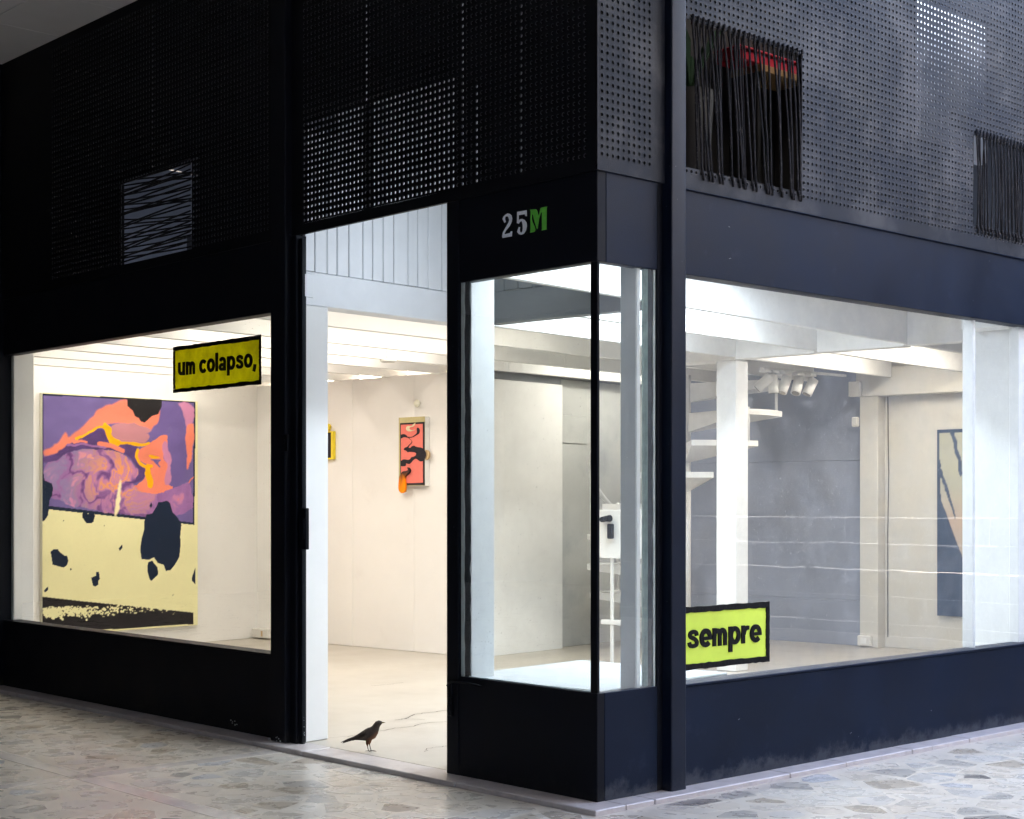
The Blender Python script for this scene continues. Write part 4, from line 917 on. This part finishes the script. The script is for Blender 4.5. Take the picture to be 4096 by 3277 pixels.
def print_sheet(name, Wd, Hd, res, fn_pt, paint, parent):
    nx_, nz_ = int(Wd / res), int(Hd / res)
    X, Y = np.meshgrid((np.arange(nx_ + 1) / nx_) * Wd, (np.arange(nz_ + 1) / nz_) * Hd)
    colr = paint(X, Y)
    vs = [fn_pt(a, b) for a, b in zip(X.ravel(), Y.ravel())]
    k = np.arange(nz_)[:, None] * (nx_ + 1) + np.arange(nx_)[None]
    fs = np.stack([k, k + 1, k + nx_ + 2, k + nx_ + 1], -1).reshape(-1, 4).tolist()
    q = MB(); q.add(vs, fs)
    o = build(name, q, "paint_print", parent, recalc=False)
    at = o.data.color_attributes.new("print", 'FLOAT_COLOR', 'POINT')
    at.data.foreach_set("color", np.concatenate([colr.reshape(-1, 3), np.ones((colr.size // 3, 1))], 1).astype(np.float32).ravel())
    return o
PAL = {k: lin(v) for k, v in dict(navy=(24, 38, 62), slate=(118, 102, 160), coral=(247, 138, 112), mauve=(196, 134, 144), lilac=(160, 112, 170), violet=(116, 98, 160), pink=(208, 138, 176), dark=(88, 64, 118), yellow=(255, 180, 8), beam=(255, 240, 190), rock=(38, 35, 38), cream=(243, 237, 184), glow=(250, 165, 95), mist=(150, 130, 175), deep=(122, 78, 140)).items()}
def paint_clouds(X, Y):
    r_ = np.random.default_rng(11)
    wx = X + (fbm(X, Y, 12, 3) - .47) * .045; wy = Y + (fbm(X, Y, 12, 23) - .47) * .035
    C_ = np.ones(X.shape + (3,)) * PAL['cream'] * (.96 + .08 * fbm(X, Y, 4, 5))[..., None]
    cloud_mask = None
    for name, pts, soft in CLOUD_ART:
        if name == 'CLOUDS':
            cx, cy = CLOUD_CORE
            reg = cloud_mask & ~dark_mask
            dx0, dy0 = X - cx, Y - cy; rad = np.hypot(dx0, dy0 * 1.2) + 1e-6
            tw = 1.1 * np.exp(-rad * 2.2)                              # billows curl round the burst
            rx_ = dx0 * np.cos(tw) - dy0 * np.sin(tw); ry_ = dx0 * np.sin(tw) + dy0 * np.cos(tw)
            wrp = fbm(rx_, ry_, 5, 51); wrp2 = fbm(rx_ + 3, ry_, 5, 57)
            qx = rx_ + (wrp - .47) * .30; qy = ry_ + (wrp2 - .47) * .30
            bil = sum(np.abs(2 * vnoise(qx, qy * 1.15, sc_, 61 + k) - 1) * w_ for k, (sc_, w_) in enumerate(((4.2, .5), (9, .3), (19, .2))))
            bil = np.clip((bil - .12) / .62, 0, 1)                     # creased billows: dark folds, pale crowns
            near = np.clip(1.25 - rad / .46, 0, 1)[..., None]; right = np.clip((X - .95) / .35, 0, 1)[..., None]
            def ramp(t, stops):
                o_ = np.zeros(t.shape + (3,))
                for (t0, c0), (t1, c1) in zip(stops, stops[1:]):
                    k_ = np.clip((t - t0) / (t1 - t0), 0, 1)[..., None]; k_ = k_ * k_ * (3 - 2 * k_); m_ = (t >= t0)[..., None]
                    o_ = np.where(m_, c0 * (1 - k_) + c1 * k_, o_)
                return o_
            far = ramp(bil, ((0, PAL['deep'] * .75), (.22, PAL['deep']), (.34, PAL['lilac']), (.62, PAL['mist']), (1.0, PAL['pink'] * 1.1)))
            hot = ramp(bil, ((0, PAL['deep']), (.2, PAL['lilac']), (.38, PAL['pink']), (.55, PAL['glow']), (.75, PAL['pink']), (1.0, PAL['yellow'])))
            sof = ramp(bil, ((0, PAL['lilac']), (.4, PAL['lilac'] * 1.1), (.7, PAL['pink']), (1.0, PAL['coral'])))
            cc = far * (1 - right) + sof * right
            cc = cc * (1 - near) + hot * near
            C_[reg] = cc[reg]
            continue
        col = PAL[name]; sharp = name in ('navy', 'rock', 'slate')
        xx, yy = (X, Y) if sharp else (wx, wy)
        if soft < 0: m_ = np.clip((-soft - dist_line(pts, xx, yy)) / .004 + .5, 0, 1)
        else:
            pq = pts if sharp else smooth_poly(pts)
            m_ = inside(pq, xx, yy).astype(float)
            if soft > 0 and not sharp:
                for _ in range(int(soft / .006)):
                    m_ = (m_ + np.roll(m_, 1, 0) + np.roll(m_, -1, 0) + np.roll(m_, 1, 1) + np.roll(m_, -1, 1)) / 5
        if name == 'lilac' and cloud_mask is None: cloud_mask = m_ > .5
        if name == 'dark': dark_mask = m_ > .5; 
        sh = (.86 + .3 * fbm(X * 1.0, Y * 1.6, 6, 7 + len(pts)))[..., None]
        if name == 'dark': sh = sh * (.8 + .5 * vnoise(wx, wy, 14, 77))[..., None]
        C_ = C_ * (1 - m_[..., None]) + (col * sh) * m_[..., None]
    # cream flecks on the dark ground
    for _ in range(420):
        a = min(1.7, .02 + r_.exponential(.5)); b = .245 - a * .025 + r_.normal(0, .024) - .03; s_ = r_.uniform(.004, .010) * (1.2 - .45 * a / 1.7)
        m_ = ((wx - a) / (s_ * r_.uniform(.8, 2.2))) ** 2 + ((wy - b) / s_) ** 2 < 1
        m_ &= (Y > .03) & (Y < .272 - X * .035) & (X < 1.68)
        C_[m_] = PAL['cream']
    m_ = (fbm(X * 2.2, Y * 1.2, 14, 91) > .57) & (Y > .17) & (Y < .25 - X * .03) & (X > .03) & (X < .55)
    C_[m_] = PAL['cream']
    return C_ * .92
pc = thing("cloud_painting", "tall canvas of purple and coral storm clouds over pale yellow with falling rocks", "painting", (-8.13, 3.0, .18), True)
build("canvas", MB().box(-8.1495, -8.102, 2.115, 3.865, .18, 2.412, .004), "canvas_side", pc)
print_sheet("painted_face", 1.748, 2.23, .0062, lambda a, b: (-8.1015, 2.116 + a, .181 + b), paint_clouds, pc)

ps = thing("smoke_painting", "small narrow canvas of black smoke on salmon red with an orange flame tip", "painting", (-5.8, 4.66, 1.56), True)
build("canvas", MB().box(-5.993, -5.646, 4.600, 4.6595, 1.56, 2.206, .003), "canvas_edge_white", ps)
def flat(name, key, m, d, t=.0022):
    return build(name, MB().poly_prism(smooth_poly(SMOKE_ART[key], 1) if key not in ('frame', 'red') else SMOKE_ART[key], lambda a, b, dd: (-5.993 + a, 4.600 - dd, 1.56 + b), d, d + t), m, ps)
build("gold_ground", MB().box(-5.992, -5.647, 4.5985, 4.5998, 1.561, 2.205, 0), "art_gold", ps)
flat("frame_line", 'frame', "art_black", .002); flat("red_ground", 'red', "art_red", .0045)
flat("smoke_wisp", 'wisp', "art_black", .007); flat("smoke_plume", 'smoke', "art_black", .0075); flat("smoke_curl", 'curl', "art_cream", .010)
def paint_flame(X, Y):
    t = np.clip((Y - .045) / .065, 0, 1)[..., None]; t = t * t * (3 - 2 * t)
    return (lin((255, 140, 5)) * (1 - t) + lin((38, 32, 36)) * t) * np.ones(X.shape + (1,))
fm = smooth_poly(SMOKE_ART['flame'], 1)
o = build("flame_tip", MB().poly_prism(fm, lambda a, b, dd: (-5.993 + a, 4.600 - dd, 1.56 + b), .010, .030), "paint_print", ps)
at = o.data.color_attributes.new("print", 'FLOAT_COLOR', 'POINT')
z_ = np.array([v.co.z for v in o.data.vertices]); cc = paint_flame(z_[None], (z_)[None])[0]
at.data.foreach_set("color", np.concatenate([cc, np.ones((len(z_), 1))], 1).astype(np.float32).ravel())
build("wood_disc", MB().tube([(-5.650, 4.603, 1.846), (-5.650, 4.628, 1.846)], .048, 20), "wood_edge", ps)
build("wood_tongue", MB().box(-5.960, -5.905, 4.605, 4.625, 1.50, 1.56, .01), "wood_edge", ps)
single("wall_ball", MB().tube([(-5.783, 4.659, 2.333), (-5.783, 4.645, 2.333), (-5.783, 4.63, 2.333), (-5.783, 4.612, 2.333), (-5.783, 4.604, 2.333)], [.014, .030, .036, .024, .006], 18), "canvas_side", "pale round knob on the white wall above the small smoke painting", "knob", (-5.783, 4.66, 2.333), True)
py_ = thing("yellow_painting", "yellow edged black canvas half hidden by the white doorway post", "painting", (-7.2, 4.66, 1.83), True)
build("canvas", MB().box(-7.36, -6.938, 4.62, 4.6595, 1.83, 2.108, .003), "art_yellow", py_)
build("black_face", MB().box(-7.34, -6.966, 4.617, 4.6198, 1.845, 2.095, .0005), "art_black", py_)
build("yellow_disc", MB().tube([(-7.035, 4.63, 2.15), (-7.035, 4.655, 2.15)], .035, 18), "art_yellow", py_)
pt = thing("tall_painting", "tall canvas with dark navy slope and wavy lines beside the right end post", "painting", (-1.8, 8.0, .334), True)
build("canvas", MB().box(-2.175, -1.30, 7.965, 7.9995, .334, 2.092, .003), "art_navy", pt)
def paint_tall(X, Y):
    t = np.clip(Y / 1.758, 0, 1)[..., None]
    a, b, c = lin((168, 167, 148)), lin((184, 164, 148)), lin((164, 166, 152))
    C_ = np.where(t > .7, a, np.where(t > .5, b + (a - b) * (t - .5) / .2, c + (b - c) * t / .5)) * (.9 + .2 * fbm(X, Y, 5, 31))[..., None]
    nv = lin((40, 60, 84))
    m_ = (X < .026) | (Y > 1.725) | (X > .85) | (Y < .03)
    m_ |= inside(TALL_ART['mass'] + [], X, Y) | inside([(.02, 1.0), (.09, .97), (.2, .69), (.3, .45), (.5, .2), (.9, .0), (0, 0)], X, Y)
    for k in ('wave', 'wave2', 'wave3'): m_ |= inside(smooth_poly(TALL_ART[k], 1), X, Y)
    m_ |= dist_line([(.27, 1.35), (.33, 1.2), (.38, 1.05), (.40, .9), (.47, .75)], X, Y) < .02
    C_[m_] = nv * (.85 + .3 * fbm(X, Y, 8, 41))[m_][:, None]
    return C_
print_sheet("painted_face", .873, 1.756, .009, lambda a, b: (-2.174 + a, 7.9645, .335 + b), paint_tall, pt)

# ------------------------------------------------------------------ spiral staircase
st = thing("spiral_staircase", "white steel spiral staircase behind the square post", "staircase", (-3.9, 6.3, 0), True)
cu_, cv_ = -3.9, 6.3
build("centre_pole", MB().tube([(cu_, cv_, 0), (cu_, cv_, 2.6)], .055, 14), "white_metal", st)
for k in range(9):
    z = 2.52 - .2825 * k; a0 = R(-27 + 29 * k)                       # angle from +u, turning towards the front
    q = MB(); o_ = []
    pol = lambda r, t: (cu_ + r * math.cos(t), cv_ - r * math.sin(t))
    o_.append(pol(.05, a0 - .40)); o_ += [pol(.92, a0 - .36 + .72 * i / 6) for i in range(7)]; o_.append(pol(.05, a0 + .40))
    q.poly_prism(o_, lambda a, b, d: (a, b, z if d else z - .185 + .135 * min(1, math.hypot(a - cu_, b - cv_) / .92)), 0, 1)
    build("tread", q, "white_metal", st)
    for t in ((-.26,) if k < 3 else () if k < 6 else (-.26, .20)):
        x, y = pol(.89, a0 + t)
        h = .30 if k < 3 else .86
        if k: build("baluster", MB().tube([(x, y, z), (x, y, min(z + h, 2.59))], .013, 8), "white_metal", st)
hp = []
for k in range(27, 44): 
    t = R(-27 + 29 * (k / 5)); hp.append((cu_ + .89 * math.cos(t), cv_ - .89 * math.sin(t), 2.52 - .2825 * (k / 5) + .88))
build("handrail", MB().tube([p for p in hp if p[2] < 2.55], .022, 10), "white_metal", st)

bx = thing("meter_box", "white box with a rounded lid and a black lamp holder inside the corner window", "box", (-3.8, 5.0, .9), True)
build("box_body", MB().box(-3.905, -3.45, 4.98, 5.10, .92, 1.34, .006), "white_paint", bx)
o_ = []
for (cx, cy, a) in ((-3.66, 1.285, 0), (-3.83, 1.285, 90), (-3.83, .965, 180), (-3.66, .965, 270)):
    for k in range(5): t = R(a + 22.5 * k); o_.append((cx + .045 * math.cos(t), cy + .045 * math.sin(t)))
build("lid", MB().poly_prism(o_, lambda a, b, d: (a, d, b), 4.968, 4.9795), "white_paint", bx)
lh = MB().tube([(-3.80, 4.968, 1.262), (-3.80, 4.90, 1.255)], .024, 14); lh.tube([(-3.80, 4.93, 1.262), (-3.71, 4.90, 1.266)], [.022, .03], 14); lh.box(-3.745, -3.69, 4.90, 4.94, 1.09, 1.22, .008)
build("lamp_holder", lh, "letter_black", bx)
build("stand", MB().box(-3.785, -3.76, 5.0, 5.025, .0, .9195, .003).box(-3.88, -3.6, 4.99, 5.05, .34, .38, .003), "white_metal", bx)

# ------------------------------------------------------------------ track lights and small fittings
tk = thing("track_light", "white ceiling track with five small spotlights in front of the blue grey wall", "track light", (-2.83, 6.6, 2.58), True)
P0 = Vector((-2.905, 6.05, 2.582)); P1 = Vector((-2.77, 7.28, 2.582)); dd = (P1 - P0).normalized(); nn = Vector((-dd.y, dd.x, 0))
q = MB(); c4 = [P0 - nn * .018, P0 + nn * .018, P1 + nn * .018, P1 - nn * .018]
q.add([tuple(p) for p in c4] + [tuple(p + Vector((0, 0, .02))) for p in c4], ((0, 1, 2, 3), (4, 7, 6, 5), (0, 4, 5, 1), (1, 5, 6, 2), (2, 6, 7, 3), (3, 7, 4, 0)))
build("rail", q, "lamp_white", tk)
for (t, dx, dy, dz) in ((.04, -.75, -.55, -.85), (.13, .02, .05, -1), (.27, -.1, -.5, -1), (.42, .05, -.55, -1), (.58, -.25, -.5, -1)):
    p = P0.lerp(P1, t); d = Vector((dx, dy, dz)).normalized(); top = p - Vector((0, 0, .105))
    h = build("spot_head", MB().tube([top - d * .068, top - d * .06, top + d * .098], [.026, .046, .046], 16), "lamp_white", tk)
    build("lens", MB().tube([top + d * .0985, top + d * .101], .037, 16), "lens", h)
    build("adapter", MB().box(p.x - .03, p.x + .03, p.y - .05, p.y + .05, p.z - .028, p.z - .0005, .003).tube([p - Vector((0, 0, .028)), top], .008, 8), "lamp_white", h)
sd = MB().tube([(-4.86, 3.36, 2.602), (-4.86, 3.36, 2.585), (-4.86, 3.36, 2.575)], [.07, .07, .055], 20); sd.box(-4.869, -4.845, 3.345, 3.375, 2.6025, 2.68, .003)
single("ceiling_fitting", sd, "lamp_white", "round white fitting under a joist seen through the doorway", "ceiling fitting", (-4.86, 3.36, 2.6), True)
so = thing("socket_box", "white socket box on the floor in the far left corner", "socket", (-8.0, 4.62, 0), True)
build("box_body", MB().box(-8.11, -7.86, 4.56, 4.6595, .012, .105, .005), "plastic_white", so)
build("label_plate", MB().box(-7.965, -7.94, 4.557, 4.5598, .03, .085, .0005), "wood_edge", so)
so = thing("socket_box", "white socket box at the foot of the beige pilaster", "socket", (-2.86, 7.8, 0), True)
build("box_body", MB().box(-2.925, -2.79, 7.80, 7.8495, .018, .115, .005), "plastic_white", so)
build("socket_face", MB().box(-2.89, -2.83, 7.797, 7.7998, .04, .095, .0005), "canvas_edge_white", so)
single("junction_box", MB().box(-3.0, -2.885, 7.76, 7.8195, 2.43, 2.575, .005), "plastic_white", "white junction box high on the beam beside the blue grey wall", "junction box", (-2.94, 7.8, 2.43), True)
single("wall_switch", MB().box(-2.99, -2.9245, 7.80, 7.8495, 2.14, 2.235, .01), "plastic_white", "small white switch low on the edge of the beige pilaster", "switch", (-2.95, 7.85, 2.14), True)

# ------------------------------------------------------------------ the bird in the doorway
bd = bpy.data.objects.new("bird", None)
spine = [((318, 1012), 6, 14), ((420, 975), 20, 34), ((560, 925), 34, 40), ((700, 890), 52, 46), ((820, 862), 82, 74), ((930, 830), 122, 112), ((1050, 800), 165, 148), ((1170, 765), 198, 172), ((1270, 715), 196, 172), ((1345, 640), 160, 150), ((1395, 560), 125, 122), ((1430, 490), 108, 108), ((1470, 430), 102, 102), ((1530, 398), 84, 84), ((1585, 388), 50, 50), ((1600, 386), 34, 30)]
SC = 1 / 5493
P3 = [Vector(((x - 1200) * SC, 0, (1292 - y) * SC)) for (x, y), _, _ in spine]
q = MB(); N = 18; vs = []; fs = []
for i, (p, (_, hh, hw)) in enumerate(zip(P3, spine)):
    d = (P3[min(i + 1, len(P3) - 1)] - P3[max(i - 1, 0)]).normalized(); up = Vector((-d.z, 0, d.x))
    for k in range(N):
        a = 2 * math.pi * k / N; j = 1 + (random.uniform(-.02, .02) if 3 < i < 10 else 0)
        vs.append(p + up * math.sin(a) * hh * SC * j + Vector((0, 1, 0)) * math.cos(a) * hw * SC * j)
for i in range(len(P3) - 1):
    for k in range(N): fs.append((i * N + k, i * N + (k + 1) % N, (i + 1) * N + (k + 1) % N, (i + 1) * N + k))
fs += [list(range(N))[::-1], [(len(P3) - 1) * N + k for k in range(N)]]
q.add(vs, fs, 0, True)
def BP(x, y, s_=0.0): return ((x - 1200) * SC, s_ * SC, (1292 - y) * SC)
for sd_, foot, knee, toes in ((-45, (1185, 1262), (1150, 1085), ((1300, 1284), (1290, 1262), (1240, 1290), (1075, 1270))), (45, (1250, 1262), (1200, 1060), ((1425, 1290), (1400, 1270), (1330, 1292), (1160, 1280)))):
    q.tube([BP(1165 + (sd_ > 0) * 40, 930, sd_), BP(knee[0], knee[1] - 40, sd_), BP(*knee, sd_), BP(knee[0] + 5, knee[1] + 40, sd_)], [75 * SC, 45 * SC, 24 * SC, 12 * SC], 10)
    q.tube([BP(knee[0], knee[1] + 10, sd_), BP(*foot, sd_)], [13 * SC, 10 * SC], 8, 1)
    for n_, (tx, ty) in enumerate(toes):
        q.tube([BP(foot[0], foot[1], sd_), BP((foot[0] + tx) / 2, min(ty, 1284) - 6, sd_ + (n_ - 1) * 18), BP(tx, min(ty, 1286), sd_ + (n_ - 1) * 40 if n_ < 3 else sd_)], [10 * SC, 8 * SC, 4 * SC], 6, 1)
bp_ = MATS["bird_dark"]; t_ = bp_.node_tree                            # rufous belly, brown back: plumage colour by place on the body
tc = nd(t_, "ShaderNodeTexCoord"); sx = nd(t_, "ShaderNodeSeparateXYZ"); t_.links.new(tc.outputs["Object"], sx.inputs[0])
ma = nd(t_, "ShaderNodeMath", operation='MULTIPLY'); ma.inputs[1].default_value = .85; t_.links.new(sx.outputs[0], ma.inputs[0])
mb_ = nd(t_, "ShaderNodeMath", operation='SUBTRACT'); t_.links.new(ma.outputs[0], mb_.inputs[0]); t_.links.new(sx.outputs[2], mb_.inputs[1])
rm = nd(t_, "ShaderNodeMapRange"); rm.inputs[1].default_value = -.085; rm.inputs[2].default_value = -.055; t_.links.new(mb_.outputs[0], rm.inputs[0])
rz = nd(t_, "ShaderNodeMapRange"); rz.inputs[1].default_value = .128; rz.inputs[2].default_value = .105; t_.links.new(sx.outputs[2], rz.inputs[0])
mm = nd(t_, "ShaderNodeMath", operation='MULTIPLY'); t_.links.new(rm.outputs[0], mm.inputs[0]); t_.links.new(rz.outputs[0], mm.inputs[1])
bs = t_.nodes["Principled BSDF"]; src = bs.inputs["Base Color"].links[0].from_socket
mxc = nd(t_, "ShaderNodeMix", data_type='RGBA'); mxc.inputs[7].default_value = (.14, .05, .015, 1)
t_.links.new(mm.outputs[0], mxc.inputs[0]); t_.links.new(src, mxc.inputs[6]); t_.links.new(mxc.outputs[2], bs.inputs["Base Color"])
COL.objects.link(bd); BASE[bd.name] = (0, 0, 0)
build("body", q, ["bird_dark", "bird_leg"], bd)
for s_ in (-1, 1):
    wq = MB(); wp = [(640, 905), (760, 830), (880, 745), (1050, 650), (1190, 575), (1290, 580), (1340, 650), (1310, 760), (1180, 850), (1000, 900), (820, 905), (690, 960)]
    wq.poly_prism(wp, lambda a, b, d: (BP(a, b)[0], s_ * (d + .0), BP(a, b)[2]), 0, .0)
    # dome the wing outwards over the flank
    vs = []; fs = []; c = BP(1080, 760)
    rings = 5
    for r_ in range(rings + 1):
        k = r_ / rings
        for (a, b) in wp:
            p = BP(a, b); hump = (1 - k * k) * .010
            f_ = max(.0, min(1, (a - 640) / 560)); off = .010 + .020 * math.sin(f_ * math.pi / 2)
            vs.append((c[0] + (p[0] - c[0]) * k, s_ * (off * (.35 + .65 * 1) * (1 - .25 * k) + hump), c[2] + (p[2] - c[2]) * k))
    n_ = len(wp)
    for r_ in range(rings):
        for k in range(n_): fs.append((r_ * n_ + k, r_ * n_ + (k + 1) % n_, (r_ + 1) * n_ + (k + 1) % n_, (r_ + 1) * n_ + k))
    build("wing", MB().add(vs, fs, 0, True), "bird_dark", bd)
build("bill", MB().tube([BP(1585, 388), BP(1640, 384), BP(1710, 380)], [30 * SC, 20 * SC, 3 * SC], 10), "bird_beak", bd)
for s_ in (-1, 1): build("eye", MB().tube([BP(1505, 395, s_ * 78), BP(1505, 395, s_ * 90)], [13 * SC, 7 * SC], 10), "letter_black", bd)
tf = MB().poly_prism([(640, 880), (500, 925), (390, 985), (312, 1008), (330, 1018), (405, 1000), (372, 1040), (350, 1048), (480, 1010), (690, 945)], lambda a, b, d: (BP(a, b)[0], d, BP(a, b)[2]), -.010, .010)
build("tail_feathers", tf, "bird_dark", bd)
tag(bd, "small dark brown bird with rufous belly standing on the doorway step", "bird")
bd.location = (-1.903, .121, .0); bd.rotation_euler = (0, 0, R(47.285 - 6))
